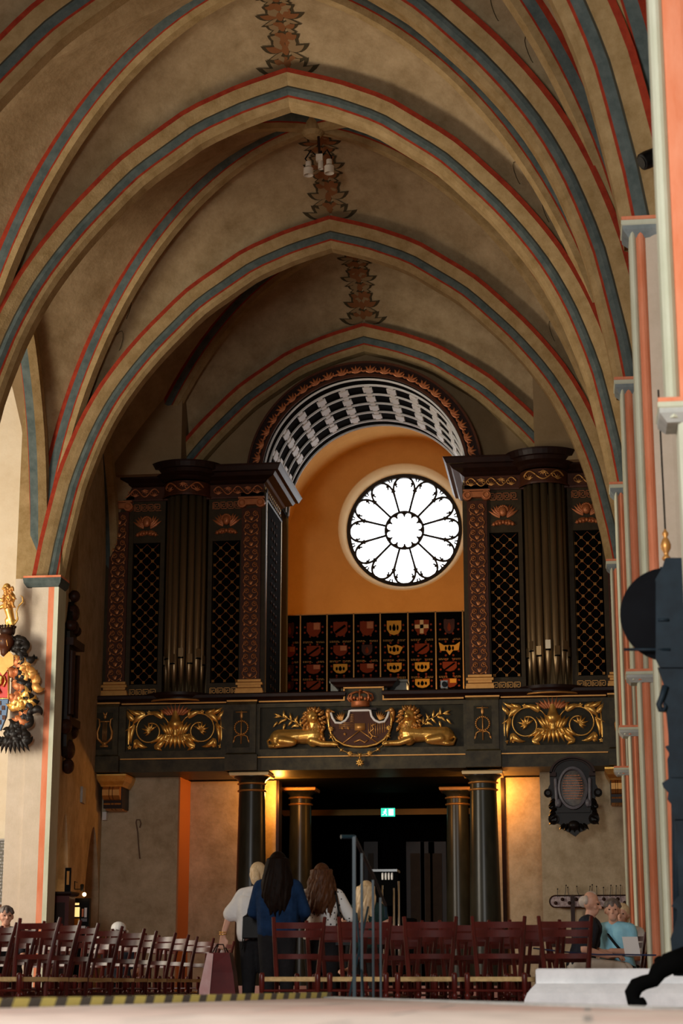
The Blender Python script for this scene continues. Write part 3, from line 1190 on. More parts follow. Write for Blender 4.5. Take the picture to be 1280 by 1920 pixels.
def heart_unit(mb, x, z, w_, h, y):
    for s_ in (-1, 1):
        mb.ringxz(x + s_ * w_ * 0.23, z + h * 0.24, w_ * 0.13, w_ * 0.03, y, 8)
        mb.ell((x + s_ * w_ * 0.23, y, z + h * 0.24), w_ * 0.05, 0.008, w_ * 0.05, 5, 3)
        pts = []
        for i in range(9):
            t = i / 8
            a = -PI / 2 + s_ * PI * t * 1.05
            pts.append((x + s_ * w_ * (0.0 + 0.43 * math.sin(PI * min(1, t * 1.02)) ** 0.8) if t < 0.9 else x + s_ * w_ * 0.2, z - h * 0.46 + h * 0.92 * t))
        mb.line(pts, w_ * 0.035, y, 4)
        mb.leaf(x, z - h * 0.22, PI / 2 - s_ * 0.7, h * 0.28, w_ * 0.12, y, 0.01, n=3)
        mb.leaf(x + s_ * w_ * .36, z - h * 0.42, PI / 2 + s_ * 0.3, h * 0.26, w_ * 0.12, y, 0.01, n=3)
    mb.leaf(x, z - h * 0.30, PI / 2, h * 0.34, w_ * 0.2, y, 0.015, n=3)


def cherub(mb, x, z, s, y):
    """winged bust over a swag"""
    mb.ell((x, y - 0.04, z + 0.06 * s), 0.075 * s, 0.05, 0.095 * s, 10, 8)
    mb.ell((x, y - 0.085, z + 0.045 * s), 0.012 * s, 0.012, 0.018 * s, 6, 4)
    mb.ell((x - 0.026 * s, y - 0.08, z + 0.075 * s), 0.012 * s, 0.01, 0.008 * s, 6, 4)
    mb.ell((x + 0.026 * s, y - 0.08, z + 0.075 * s), 0.012 * s, 0.01, 0.008 * s, 6, 4)
    for i in range(9):
        a = PI * i / 8
        mb.ell((x + 0.08 * s * math.cos(a), y - 0.04, z + 0.08 * s + 0.075 * s * math.sin(a)), 0.026 * s, 0.025, 0.026 * s, 6, 4)
    for q in (-1, 1):
        for j in range(4):
            mb.leaf(x + q * 0.06 * s, z - 0.04 * s + 0.02 * j, (0.55 + 0.22 * j) if q > 0 else PI - (0.55 + 0.22 * j), (0.24 - 0.02 * j) * s, 0.06 * s, y, 0.025, n=4)
        mb.leaf(x, z - 0.13 * s, 0.0 if q > 0 else PI, 0.22 * s, 0.10 * s, y, 0.04, curl=-0.6 * q, n=5)
    for i in range(7):
        mb.ell((x + (i - 3) * 0.055 * s, y - 0.02, z - 0.13 * s - 0.012 * abs(i - 3)), 0.034 * s, 0.03, 0.04 * s, 6, 4)


def make_case(side):
    lab = 'left organ case with a row of tall pipes, darker of the two' if side < 0 else 'right organ case with a row of tall pipes, partly behind the striped piers'
    sx = lambda s: X0 + side * s

    def bx(mb, s0, s1, y0, y1, z0, z1):
        a_, b_ = sorted((sx(s0), sx(s1)))
        mb.box(a_, b_, y0, y1, z0, z1)
    t = thing('organ_case', lab, 'organ', (sx(3.2), YO, 5.3))
    # carcass: frame members leaving the lattice and the pipe openings open
    mb = MB()
    for s0, s1, y0 in ((1.76, 2.22, YO), (2.73, 2.80, YO + .02), (3.60, 3.68, YO + .02), (4.18, 4.70, YO)):
        bx(mb, s0, s1, y0, YO + 0.12, 5.34, 9.0)
    bx(mb, 2.22, 2.73, YO + .02, YO + .1, 5.34, 5.56)
    bx(mb, 2.22, 2.73, YO + .02, YO + .1, 8.13, 9.0)
    bx(mb, 3.68, 4.18, YO + .02, YO + .1, 5.34, 5.56)
    bx(mb, 3.68, 4.18, YO + .02, YO + .1, 8.13, 9.0)
    bx(mb, 1.76, 4.70, YO + .12, YO + .2, 8.9, 9.1)
    mb.build('case_frame', 'olivewood', t)
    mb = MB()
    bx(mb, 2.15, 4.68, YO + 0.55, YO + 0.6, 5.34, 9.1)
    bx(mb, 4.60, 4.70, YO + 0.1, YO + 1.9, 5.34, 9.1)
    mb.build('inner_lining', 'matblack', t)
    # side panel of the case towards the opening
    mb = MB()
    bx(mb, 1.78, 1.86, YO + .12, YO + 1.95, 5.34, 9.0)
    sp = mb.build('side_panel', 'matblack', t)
    mb = MB()
    xi = sx(1.772)
    mb2_ = MB()
    for yy in (YO + .2, YO + 1.85):
        mb2_.box(min(xi, xi + side * .02), max(xi, xi + side * .02), yy - .02, yy + .02, 5.4, 8.9)
    mb2_.build('edge_glare_strips', 'palegold', t)  # pale strips stand in for white window glare along the panel edges
    zz = 5.6
    while zz < 8.8:
        for yy in (YO + .75, YO + 1.0, YO + 1.25):
            mb.ell((xi, yy, zz), 0.012, 0.035, 0.035, 6, 4)
        zz += 0.17
    mb.build('side_ornament', 'redwood', t)
    # pilasters with heart scrolls
    for s0, s1 in ((1.86, 2.17), (4.28, 4.58)):
        a_, b_ = sorted((sx(s0), sx(s1)))
        mb = MB()
        mb.box(a_ - 0.02, b_ + 0.02, YO - 0.05, YO, 5.56, 8.7)
        pl = mb.build('pilaster', 'redwood', t)
        mb = MB()
        nU = 13
        hU = (8.66 - 5.60) / nU
        for i in range(nU):
            heart_unit(mb, (a_ + b_) / 2, 5.60 + hU * (i + 0.5), b_ - a_, hU, YO - 0.06)
        mb.build('scroll_ornament', M['scrollgold'], pl, smooth=True)
        mb = MB()
        for k in range(2):
            mb.mould(a_ - 0.05, b_ + 0.05, YO - 0.08, YO, [(5.40 + .1 * k, 0.03), (5.44 + .1 * k, 0.03), (5.46 + .1 * k, 0.0), (5.50 + .1 * k, 0.0)])
        mb.mould(a_ - 0.05, b_ + 0.05, YO - 0.08, YO, [(5.34, 0.04), (5.40, 0.04)])
        mb.build('pilaster_base', 'oldgold', t)
        mb = MB()
        for q in (a_ - 0.01, b_ + 0.01):
            mb.lathe((q, YO - 0.1, 8.79), [(0.085, 0), (0.085, 0.1)], 14, axis='Y')
            mb.ringxz(q, 8.79, 0.05, 0.012, YO - 0.105, 10)
        mb.box(a_, b_, YO - 0.09, YO, 8.76, 8.86)
        mb.box(a_ - 0.08, b_ + 0.08, YO - 0.1, YO, 8.87, 8.9)
        mb.build('ionic_capital', 'redgold', t)
    # lattice panels
    for s0, s1 in ((2.25, 2.70), (3.71, 4.15)):
        a_, b_ = sorted((sx(s0), sx(s1)))
        mb = MB()
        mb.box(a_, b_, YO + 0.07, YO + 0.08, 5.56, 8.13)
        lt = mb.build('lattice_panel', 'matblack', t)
        mb, ros = MB(), MB()
        nz = 12
        dz = (8.11 - 5.60) / nz
        W_ = b_ - a_
        yl = YO + 0.055
        dx = W_ / 2.1
        for i in range(nz):
            z0_ = 5.60 + dz * i
            for j in range(2):
                xx = a_ + W_ * (0.26 + 0.48 * j)
                for sx_, sz_ in ((1, 1), (1, -1), (-1, 1), (-1, -1)):
                    mb.tube([(xx, yl, z0_ + dz / 2), (xx + sx_ * W_ * 0.24, yl, z0_ + dz / 2 + sz_ * dz / 2)], 0.0035, 4)
                for k in range(4):
                    ros.ell((xx + 0.019 * math.cos(PI / 4 + k * PI / 2), yl - 0.01, z0_ + dz / 2 + 0.019 * math.sin(PI / 4 + k * PI / 2)), 0.015, 0.01, 0.015, 5, 3)
            for xx in (a_ + 0.015, a_ + W_ * 0.5, b_ - 0.015):
                for k in range(4):
                    ros.ell((xx + 0.017 * math.cos(PI / 4 + k * PI / 2), yl - 0.01, z0_ + 0.017 * math.sin(PI / 4 + k * PI / 2)), 0.014, 0.01, 0.014, 5, 3)
        mb.build('lattice_bars', 'redgold', lt)
        ros.build('gilt_rosettes', 'oldgold', lt)
        mb = MB()
        cherub(mb, (a_ + b_) / 2, 8.44, 1.0, YO)
        mb.build('cherub_carving', 'redgold', t, smooth=True)
        for z0_, z1_ in ((5.35, 5.47), (8.72, 8.84)):
            mb = MB()
            greek_key(mb, a_ - 0.03, b_ + 0.03, z0_, z1_, 4, YO + 0.015)
            mb.build('greek_key_band', 'oldgold' if z0_ < 6 else 'redgold', t)
    # entablature: straight parts and the bow over the pipes
    prof_f = [(8.9, 0.02), (8.93, 0.03), (8.94, 0.0), (9.16, 0.0)]
    prof_c = [(9.16, 0.0), (9.19, 0.05), (9.22, 0.08), (9.27, 0.20), (9.33, 0.24), (9.34, 0.30), (9.42, 0.34), (9.45, 0.36)]
    a_, b_ = sorted((sx(1.80), sx(4.8)))
    mb = MB()
    mb.mould(a_, b_, YO, YO + 1.9, prof_f)
    cx = sx(3.2)
    mb.lathe((cx, YO + 0.02, 0), [(0.42 + o_, z_) for z_, o_ in prof_f], 24, PI, 2 * PI)
    fr = mb.build('frieze', 'redwood', t)
    mb = MB()
    mb.mould(a_, b_, YO, YO + 1.9, prof_c)
    mb.lathe((cx, YO + 0.02, 0), [(0.42 + o_ * 0.8, z_ + 0.03) for z_, o_ in prof_c] + [(0.02, 9.48)], 24, PI, 2 * PI)
    mb.build('cornice', 'darkwood', t)
    mb = MB()
    x_in, x_out = sorted((sx(1.83), sx(2.72)))
    frieze_scroll(mb, x_in, x_out, 9.05, 0.2, YO - 0.015, 5)
    x_in, x_out = sorted((sx(3.72), sx(4.6)))
    frieze_scroll(mb, x_in, x_out, 9.05, 0.2, YO - 0.015, 5)
    v0 = len(mb.v)
    frieze_scroll(mb, cx - 0.38, cx + 0.38, 9.05, 0.22, 0.0, 3)
    for i in range(v0, len(mb.v)):
        p = mb.v[i]
        ang = (p.x - cx) / 0.42
        mb.v[i] = Vector((cx + (0.44 - p.y) * math.sin(ang), YO + 0.02 - (0.435 - p.y) * math.cos(ang), p.z))
    mb.build('scroll_carving', 'oldgold' if side > 0 else 'redgold', fr, smooth=True)
    # carving on the inner end of the frieze
    mb = MB()
    xi = sx(1.80) - side * 0.012
    for i in range(12):
        yy = YO + 0.1 + i * 0.15
        for dz_ in (-.05, .05):
            mb.ell((xi, yy, 9.05 + dz_), 0.015, 0.045, 0.035, 6, 4)
    mb.build('end_carving', 'palegold', fr, smooth=True)
    # pipes
    for k in range(7):
        ang = -1.2 + 0.4 * k
        px_, py_ = cx + 0.34 * math.sin(ang), YO + 0.12 - 0.34 * math.cos(ang)
        r_ = 0.062 if abs(ang) < 0.9 else 0.045
        zm = 5.86 + 0.10 * (k % 2)
        mb = MB()
        mb.lathe((px_, py_, 0), [(0.012, 5.36), (0.018, 5.36), (r_ * 0.98, zm - 0.02), (r_, zm), (r_, zm + .01), (r_, 8.95)], 18)
        pp = mb.build('organ_pipe', 'pipe', t, smooth=True)
        dirx, diry = math.sin(ang), -math.cos(ang)
        mb = MB()
        c_ = Vector((px_ + dirx * r_, py_ + diry * r_, zm + 0.11))
        mb.obox(c_, (-diry, dirx, 0), (dirx, diry, 0), (0, 0, 1), r_ * 0.72, 0.008, 0.075)
        mb.build('pipe_mouth', 'pipe_bright' if (k == 3 and side > 0) else 'pipe', pp)
        mb = MB()
        mb.obox(c_ - Vector((0, 0, 0.095)), (-diry, dirx, 0), (dirx, diry, 0), (0, 0, 1), r_ * 0.75, 0.012, 0.012)
        mb.build('pipe_lip', 'matblack', pp)
    return t


case_l = make_case(-1)
case_r = make_case(1)

# ---- the arch over the opening
oa = thing('organ_arch', 'carved round arch between the two organ cases with a coffered underside', 'arch', (X0, YO, 9.45))
mb = MB()
n = 48


def arcring(mb, r0, r1, y0, y1, n=48, a0=0.0, a1=PI, z=OZ):
    ring = []
    for k in range(n + 1):
        a = a0 + (a1 - a0) * k / n
        c, s_ = math.cos(a), math.sin(a)
        ring.append([(X0 + r0 * c, y0, z + r0 * s_), (X0 + r1 * c, y0, z + r1 * s_), (X0 + r1 * c, y1, z + r1 * s_), (X0 + r0 * c, y1, z + r0 * s_)])
    mb.loft(ring, True, True)


arcring(mb, OR + .001, 2.12, YO - 0.02, YO + 0.4, a0=0.06, a1=PI - 0.06)
mb.build('archivolt', 'darkwood', oa)
mb = MB()
arcring(mb, OR, OR + 0.05, YO - 0.05, YO, a0=0.06, a1=PI - 0.06)
arcring(mb, 2.09, 2.13, YO - 0.05, YO, a0=0.06, a1=PI - 0.06)
mb.build('moulding', 'redwood', oa)
mb = MB()
N = 22
for k in range(N):
    a = 0.12 + (PI - 0.24) * (k + 0.5) / N
    rm = 1.985
    x_, z_ = X0 + rm * math.cos(a), OZ + rm * math.sin(a)
    for da in (-1.1, -0.55, 0, 0.55, 1.1):
        mb.leaf(x_ - 0.07 * math.cos(a), z_ - 0.07 * math.sin(a), a + da, 0.15, 0.05, YO - 0.03, 0.02, curl=da * .6, n=3)
    a2 = a + (PI - 0.24) / N / 2
    x_, z_ = X0 + rm * math.cos(a2), OZ + rm * math.sin(a2)
    mb.spiral(x_, z_, 0.02, 0.085, a2 + 1, a2 + 5.2, 0.016, 0.01, YO - 0.035, 10)
mb.build('leaf_carving', 'redgold', oa, smooth=True)
# soffit shell with coffers
ye = 35.1
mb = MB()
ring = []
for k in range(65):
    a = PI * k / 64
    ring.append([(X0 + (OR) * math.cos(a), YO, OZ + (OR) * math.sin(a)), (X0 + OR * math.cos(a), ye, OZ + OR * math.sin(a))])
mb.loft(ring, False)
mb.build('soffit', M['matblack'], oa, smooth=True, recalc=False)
mb = MB()
NC, rows = 12, 4
gl0, gl1 = YO + 0.45, ye - 0.45


def sbar(a0_, a1_, y0_, y1_, r=OR - 0.03):
    nn = max(1, int((a1_ - a0_) / 0.05))
    ring = []
    for k in range(nn + 1):
        a = a0_ + (a1_ - a0_) * k / nn
        ring.append([(X0 + OR * math.cos(a), y0_, OZ + OR * math.sin(a)), (X0 + r * math.cos(a), y0_, OZ + r * math.sin(a)),
                     (X0 + r * math.cos(a), y1_, OZ + r * math.sin(a)), (X0 + OR * math.cos(a), y1_, OZ + OR * math.sin(a))])
    mb.loft(ring, True, True)


for i in range(rows + 1):
    yy = gl0 + (gl1 - gl0) * i / rows
    sbar(0.02, PI - 0.02, yy - 0.022, yy + 0.022)
for k in range(NC + 1):
    a = 0.10 + (PI - 0.2) * k / NC
    sbar(a - 0.026, a + 0.026, gl0, gl1, OR - 0.022)
    for i in range(rows):
        ym = gl0 + (gl1 - gl0) * (i + .5) / rows
        sbar(a - 0.048, a + 0.048, ym - 0.12, ym + 0.12, OR - 0.028)
for yy in (YO + 0.1, ye - 0.12):
    sbar(0.02, PI - 0.02, yy - 0.012, yy + 0.012)
mb.build('coffer_ribs', 'soffitbar', oa)

# ================================================================== GALLERY FRONT
YG = 31.55
ga = thing('organ_gallery', 'dark green marbled gallery front with gilded carvings under the organ', 'gallery', (X0, YG, 3.97))
mb = MB()
mb.box(X0 - 4.72, X0 + 4.5, YG + 0.12, YG + 0.9, 4.2, 5.16)
mb.box(X0 - 4.72, X0 + 4.5, YG + 0.06, YG + 1.4, 3.97, 4.18)
gb = mb.build('gallery_body', 'marble', ga)
mb = MB()
# handrail stepping up over the crown
rp = [(4.19, 0.02), (4.21, 0.05), (4.225, 0.05)]
xs0, xs1 = P(633, 1290, YG).x, P(730, 1290, YG).x


def rail_seg(x0, x1, z):
    mb.mould(x0, x1, YG + 0.1, YG + 0.85, [(z - .17, 0.0), (z - .15, 0.05), (z - .11, .07), (z - .07, 0.13), (z - .02, 0.14), (z, 0.12)])


for (x0, x1, z) in ((X0 - 4.72, xs0, 5.30), (xs1, X0 + 4.45, 5.30), (xs0, xs1, 5.53)):
    rail_seg(x0, x1, z)
mb.build('handrail', 'darkwood', ga)
mb = MB()
g = 0.012
for (x0, x1) in ((X0 - 4.2, X0 - 2.35), (X0 - 1.78, P(643, 1300, YG).x), (P(719, 1300, YG).x, X0 + 1.75), (X0 + 2.38, X0 + 4.15)):
    mb.box(x0, x1, YG + .03, YG + .08, 5.14, 5.14 + 2 * g)
for (x0, x1) in ((X0 - 4.72, X0 - 4.22), (X0 - 2.33, X0 - 1.8), (X0 + 1.78, X0 + 2.36), (X0 + 4.17, X0 + 4.5)):
    mb.box(x0, x1, YG - .03, YG + .02, 5.15, 5.15 + 2.4 * g)
xa_, xb_ = P(643, 1300, YG).x, P(719, 1300, YG).x
mb.box(xa_, xa_ + 2 * g, YG + .03, YG + .08, 5.14, 5.36)
mb.box(xb_ - 2 * g, xb_, YG + .03, YG + .08, 5.14, 5.36)
mb.box(xa_, xb_, YG + .03, YG + .08, 5.35, 5.35 + 2 * g)
mb.box(X0 - 4.2, X0 + 4.15, YG + .03, YG + .1, 4.185, 4.185 + 1.6 * g)
mb.build('gilt_line', 'oldgold', ga)
mb = MB()
mb.box(xa_ - 0.05, xb_ + 0.05, YG + 0.1, YG + .3, 5.1, 5.38)
# pedestals
for x0, x1 in ((X0 - 2.32, X0 - 1.82), (X0 + 1.80, X0 + 2.34), (X0 - 4.72, X0 - 4.24), (X0 + 4.19, X0 + 4.5)):
    mb.mould(x0, x1, YG - 0.02, YG + 0.3, [(4.2, 0.03), (4.24, 0.03), (4.27, 0.0), (5.1, 0.0), (5.14, .02)])
    mb.mould(x0, x1, YG - 0.02, YG + 0.3, [(3.97, 0.03), (4.2, 0.03)])
# stiles around the panels
for x0, x1 in ((X0 - 4.24, X0 - 4.12), (X0 - 2.44, X0 - 2.32), (X0 - 1.82, X0 - 1.76), (X0 + 1.74, X0 + 1.80), (X0 + 2.34, X0 + 2.46), (X0 + 4.07, X0 + 4.19)):
    mb.box(x0, x1, YG + .046, YG + .126, 4.203, 5.117)
for x0, x1 in ((X0 - 4.2, X0 - 2.36), (X0 - 1.8, X0 + 1.78), (X0 + 2.38, X0 + 4.15)):
    mb.box(x0, x1, YG + .05, YG + .13, 4.2, 4.33)
    mb.box(x0, x1, YG + .05, YG + .13, 5.05, 5.12)
mb.build('pedestals_and_stiles', 'marble', ga)
mb = MB()
for x0, x1 in ((X0 - 4.15, X0 - 2.4), (X0 - 1.78, X0 + 1.76), (X0 + 2.42, X0 + 4.1)):
    mb.box(x0, x1, YG + .105, YG + .119, 4.32, 5.06)
for x0, x1 in ((X0 - 2.22, X0 - 1.93), (X0 + 1.92, X0 + 2.22), (X0 - 4.62, X0 - 4.33)):
    mb.box(x0, x1, YG - .024, YG - .02, 4.36, 5.0)
mb.build('panel_fields', 'marble_panel', ga)
YC = YG + 0.09


def acanthus_panel(side, m):
    cx = X0 + side * 3.25
    mb = MB()
    # vase foot of spreading leaves
    for k in range(-5, 6):
        a = PI / 2 + k * 0.05
        mb.leaf(cx + k * 0.045, 4.62, -PI / 2 + k * 0.16, 0.26, 0.075, YC, 0.06, curl=k * 0.06)
    for k in range(-4, 5):
        mb.leaf(cx + k * 0.035, 4.62, PI / 2 - k * 0.12, 0.24, 0.075, YC, 0.06, curl=-k * 0.10)
    mb.lathe((cx, YC, 0), [(0.05, 4.58), (0.075, 4.62), (0.05, 4.66), (0.08, 4.72), (0.14, 4.80), (0.10, 4.84), (0.07, 4.92), (0.06, 5.02)], 12, PI, 2 * PI)
    v0, f0 = len(mb.v), len(mb.f)
    # one scroll, mirrored about the vase
    x = cx + 0.44
    z = 4.69
    mb.spiral(x, z, 0.30, 0.12, PI * 0.75, PI * 0.75 - 2 * PI * 1.15, 0.012, 0.014, YC - 0.02, 34)
    mb.line([(cx + 0.10, 4.80), (cx + 0.18, 4.90), (cx + 0.30, 4.98)], 0.012, YC - 0.02)
    for j, a in enumerate((0.1, 0.65, 1.2, 1.8, 2.5, -0.5, -1.0)):
        mb.leaf(x + 0.0, z + 0.0, a, 0.16 - 0.006 * j, 0.045, YC - 0.02, 0.035, curl=0.3)
    # big curled leaves round the ring
    for a, L, W, cu in ((2.0, 0.28, 0.10, -1.1), (0.9, 0.30, 0.12, -1.0), (0.0, 0.34, 0.07, -0.5), (-0.9, 0.28, 0.10, -1.2), (-2.2, 0.26, 0.11, -1.1), (-2.8, 0.22, 0.07, -1.0)):
        bx_, bz_ = x + 0.30 * math.cos(a + 0.35), z + 0.30 * math.sin(a + 0.35)
        mb.leaf(bx_, bz_, a + 0.35 - PI / 2, L, W, YC - 0.02, 0.05, curl=cu)
        mb.leaf(bx_, bz_, a - PI / 2 + 0.9, L * 0.6, W * 0.7, YC - 0.02, 0.05, curl=cu * -0.5)
    # corner leaves
    mb.leaf(x + 0.30, z + 0.18, 0.7, 0.22, 0.10, YC - 0.02, 0.05, curl=0.7)
    mb.leaf(x + 0.18, z + 0.28, 0.25, 0.26, 0.08, YC - 0.02, 0.05, curl=0.5)
    mb.leaf(x + 0.38, z - 0.24, PI / 2, 0.46, 0.06, YC - 0.02, 0.04, curl=0.1)
    mb.rosette(x + 0.36, z - 0.29, 0.05, YC - 0.02)
    mb.rosette(x + 0.24, z - 0.29, 0.035, YC - 0.02)
    mb.rosette(x + 0.03, z + 0.31, 0.05, YC - 0.02)
    mb.leaf(cx + 0.07, 4.60, -0.1, 0.22, 0.05, YC - .01, 0.03, curl=0.5)
    mb.mirror(cx, v0, f0)
    mb.build('acanthus_carving', m, ga, smooth=True)
    # bracket that carries the bow of pipes
    mb = MB()
    mb.lathe((cx, YG + 0.5, 0), [(0.06, 4.98), (0.10, 5.0), (0.14, 5.05), (0.30, 5.12), (0.42, 5.15), (0.60, 5.18), (0.62, 5.20), (0.62, 5.24), (0.66, 5.28), (0.66, 5.33), (0.02, 5.34)], 28, PI, 2 * PI)
    mb.build('bowed_bracket', 'darkwood', ga, smooth='auto')
    mb = MB()
    mb.tube([(cx + 0.625 * math.cos(PI + PI * k / 24), YG + 0.5 + 0.625 * math.sin(PI + PI * k / 24), 5.20) for k in range(25)], 0.018, 6)
    mb.build('gilt_bead', 'oldgold', ga, smooth=True)
    mb = MB()
    for k in range(-4, 5):
        mb.leaf(cx + k * 0.03, 4.95, PI / 2 - k * 0.22, 0.20, 0.06, YC - 0.03, 0.03, curl=-k * .1)
    mb.build('red_bracket_leaves', 'redgold', ga, smooth=True)


acanthus_panel(-1, 'gold')
acanthus_panel(1, 'gold')


def torch_wreath(cx):
    mb = MB()
    y = YG - 0.035
    mb.line([(cx, 4.42), (cx, 4.92)], 0.012, y)
    mb.leaf(cx, 4.86, PI / 2, 0.14, 0.05, y, 0.02)
    mb.box(cx - 0.10, cx + 0.10, y - .005, y + .01, 4.96, 4.975)
    for k in range(22):
        a = 2 * PI * k / 22
        mb.ell((cx + 0.115 * math.cos(a), y, 4.70 + 0.115 * math.sin(a)), 0.019, 0.015, 0.019, 6, 4)
    for s_ in (-1, 1):
        mb.line([(cx, 4.56), (cx + s_ * 0.06, 4.57), (cx + s_ * 0.11, 4.54), (cx + s_ * 0.12, 4.48)], 0.014, y)
        mb.leaf(cx + s_ * 0.12, 4.50, -PI / 2 + s_ * 0.3, 0.07, 0.03, y, 0.01, n=3)
    mb.build('torch_and_wreath_carving', 'oldgold', ga, smooth=True)


torch_wreath(X0 - 2.07)
torch_wreath(X0 + 2.07)
# lyre on the outer left pedestal
for cx in (X0 - 4.47, X0 + 4.42):
    mb = MB()
    y = YG - 0.035
    v0, f0 = len(mb.v), len(mb.f)
    mb.line([(cx + 0.04, 4.47), (cx + 0.12, 4.55), (cx + 0.13, 4.66), (cx + 0.09, 4.78), (cx + 0.10, 4.88), (cx + 0.14, 4.90)], 0.02, y, taper=[0.02, .026, .024, .016, .014, .01])
    mb.mirror(cx, v0, f0)
    for k in range(-2, 3):
        mb.line([(cx + k * 0.018, 4.50), (cx + k * 0.018, 4.84)], 0.004, y)
    mb.box(cx - 0.10, cx + 0.10, y - .01, y + .01, 4.835, 4.855)
    mb.box(cx - 0.07, cx + 0.07, y - .02, y + .01, 4.40, 4.43)
    mb.box(cx - 0.04, cx + 0.04, y - .02, y + .01, 4.43, 4.49)
    mb.ell((cx, y, 4.93), 0.03, 0.02, 0.04, 8, 6)
    mb.leaf(cx, 4.94, PI / 2 - .5, 0.08, 0.03, y, .01, n=3)
    mb.leaf(cx, 4.94, PI / 2 + .5, 0.08, 0.03, y, .01, n=3)
    mb.build('lyre_carving', 'oldgold', ga, smooth=True)


# lions lying on either side of the shield
def lion(side):
    cx = X0
    L = lambda s, z, y=0.0: (cx + side * s, YC - 0.06 + y, z)
    mb = MB()
    z0 = 4.335
    # haunch, barrel, chest, shoulder
    mb.cap(L(1.42, z0 + .17), 0.165, L(1.05, z0 + .21), 0.12)
    mb.cap(L(1.05, z0 + .20), 0.125, L(0.80, z0 + .22), 0.165)
    mb.ell(L(1.40, z0 + .16, -.04), 0.17, 0.12, 0.15)
    mb.ell(L(0.82, z0 + .18, -.04), 0.13, 0.12, 0.17)
    # hind leg folded forward, knee and paw
    mb.cap(L(1.36, z0 + .12, -.12), 0.085, L(1.16, z0 + .09, -.12), 0.065)
    mb.cap(L(1.20, z0 + .06, -.12), 0.045, L(1.48, z0 + .035, -.12), 0.04)
    mb.cap(L(1.45, z0 + .035, -.12), 0.045, L(1.56, z0 + .03, -.12), 0.035)
    # fore legs stretched towards the shield
    mb.cap(L(0.84, z0 + .12, -.10), 0.07, L(0.66, z0 + .055, -.12), 0.05)
    mb.cap(L(0.66, z0 + .055, -.12), 0.05, L(0.47, z0 + .05, -.12), 0.042)
    mb.ell(L(0.44, z0 + .045, -.13), 0.06, 0.05, 0.042)
    for k in range(3):
        mb.cap(L(0.43, z0 + .035 + .0 * k, -.16 + .03 * k), 0.017, L(0.385, z0 + .028, -.165 + .035 * k), 0.015, 8)
    mb.cap(L(0.80, z0 + .12, .02), 0.06, L(0.58, z0 + .07, .0), 0.045)
    # neck and head, muzzle turned to the front
    mb.cap(L(0.78, z0 + .30), 0.13, L(0.83, z0 + .46), 0.12)
    mb.ell(L(0.84, z0 + .53, -.06), 0.105, 0.10, 0.12)
    mb.ell(L(0.80, z0 + .49, -.15), 0.055, 0.06, 0.045)
    mb.ell(L(0.80, z0 + .455, -.13), 0.042, 0.05, 0.03)
    mb.ell(L(0.795, z0 + .52, -.19), 0.022, 0.02, 0.015)
    mb.ell(L(0.765, z0 + .555, -.145), 0.018, 0.014, 0.012)
    mb.ell(L(0.85, z0 + .555, -.145), 0.018, 0.014, 0.012)
    # tail lying round the haunch
    pts = [L(1.56, z0 + .20), L(1.61, z0 + .12, -.08), L(1.58, z0 + .04, -.14), L(1.47, z0 + .02, -.18)]
    mb.tube(pts, [0.022, 0.02, 0.02, 0.02], 8)
    lb = blob('carved_lion', mb, 'gold', ga, voxel=0.013, smooth_it=3)
    lb['label'] = 'gilded reclining lion'
    # mane locks
    mb = MB()
    rnd = random.Random(3)
    for ring, (rx_, rz_, n_) in enumerate(((0.10, 0.12, 12), (0.135, 0.16, 15), (0.16, 0.20, 16))):
        for k in range(n_):
            a = 2 * PI * k / n_ + ring * 0.2
            px_, pz_ = cx + side * 0.82 + rx_ * math.cos(a), z0 + .50 + rz_ * math.sin(a) - ring * 0.025
            if ring == 0 and math.sin(a) < -0.5:
                continue
            mb.leaf(px_, pz_, a + rnd.uniform(-.3, .3) - (0.4 if math.cos(a) > 0 else -0.4), 0.085, 0.055, YC - 0.10 - 0.035 * (2 - ring), 0.045, curl=rnd.uniform(-1, 1), n=4)
    for k in range(34):
        px_, pz_ = cx + side * rnd.uniform(0.64, 0.95), z0 + rnd.uniform(.16, .40)
        mb.leaf(px_, pz_, -PI / 2 + rnd.uniform(-.5, .5), 0.10, 0.055, YC - 0.17 + abs(px_ - (cx + side * .8)) * .2, 0.04, curl=rnd.uniform(-.8, .8), n=4)
    mb.build('mane', 'oldgold', lb, smooth=True)
    # laurel branch behind
    mb = MB()
    v0 = len(mb.v)
    stem = [(0.98, 4.66), (1.12, 4.78), (1.28, 4.86), (1.42, 4.90)]
    mb.line([(cx + side * a, b) for a, b in stem], 0.010, YC - 0.02)
    for a, b, an in ((1.0, 4.68, 1.9), (1.05, 4.73, 1.5), (1.10, 4.77, 0.9), (1.15, 4.80, 2.0), (1.22, 4.84, 1.4), (1.28, 4.86, 0.8), (1.35, 4.88, 1.6), (1.41, 4.90, 0.4), (1.40, 4.90, -0.2),
                     (1.30, 4.85, -0.5), (1.20, 4.82, -0.9), (1.36, 4.84, -0.8), (1.12, 4.76, -0.6), (1.08, 4.72, 0.1), (1.33, 4.76, -1.3), (1.46, 4.80, -0.9)):
        ang = an if side > 0 else PI - an
        mb.leaf(cx + side * a, b, ang, 0.125, 0.042, YC - 0.03, 0.025, n=4)
    mb.build('laurel_branch', 'gold', ga, smooth=True)


lion(-1)
lion(1)

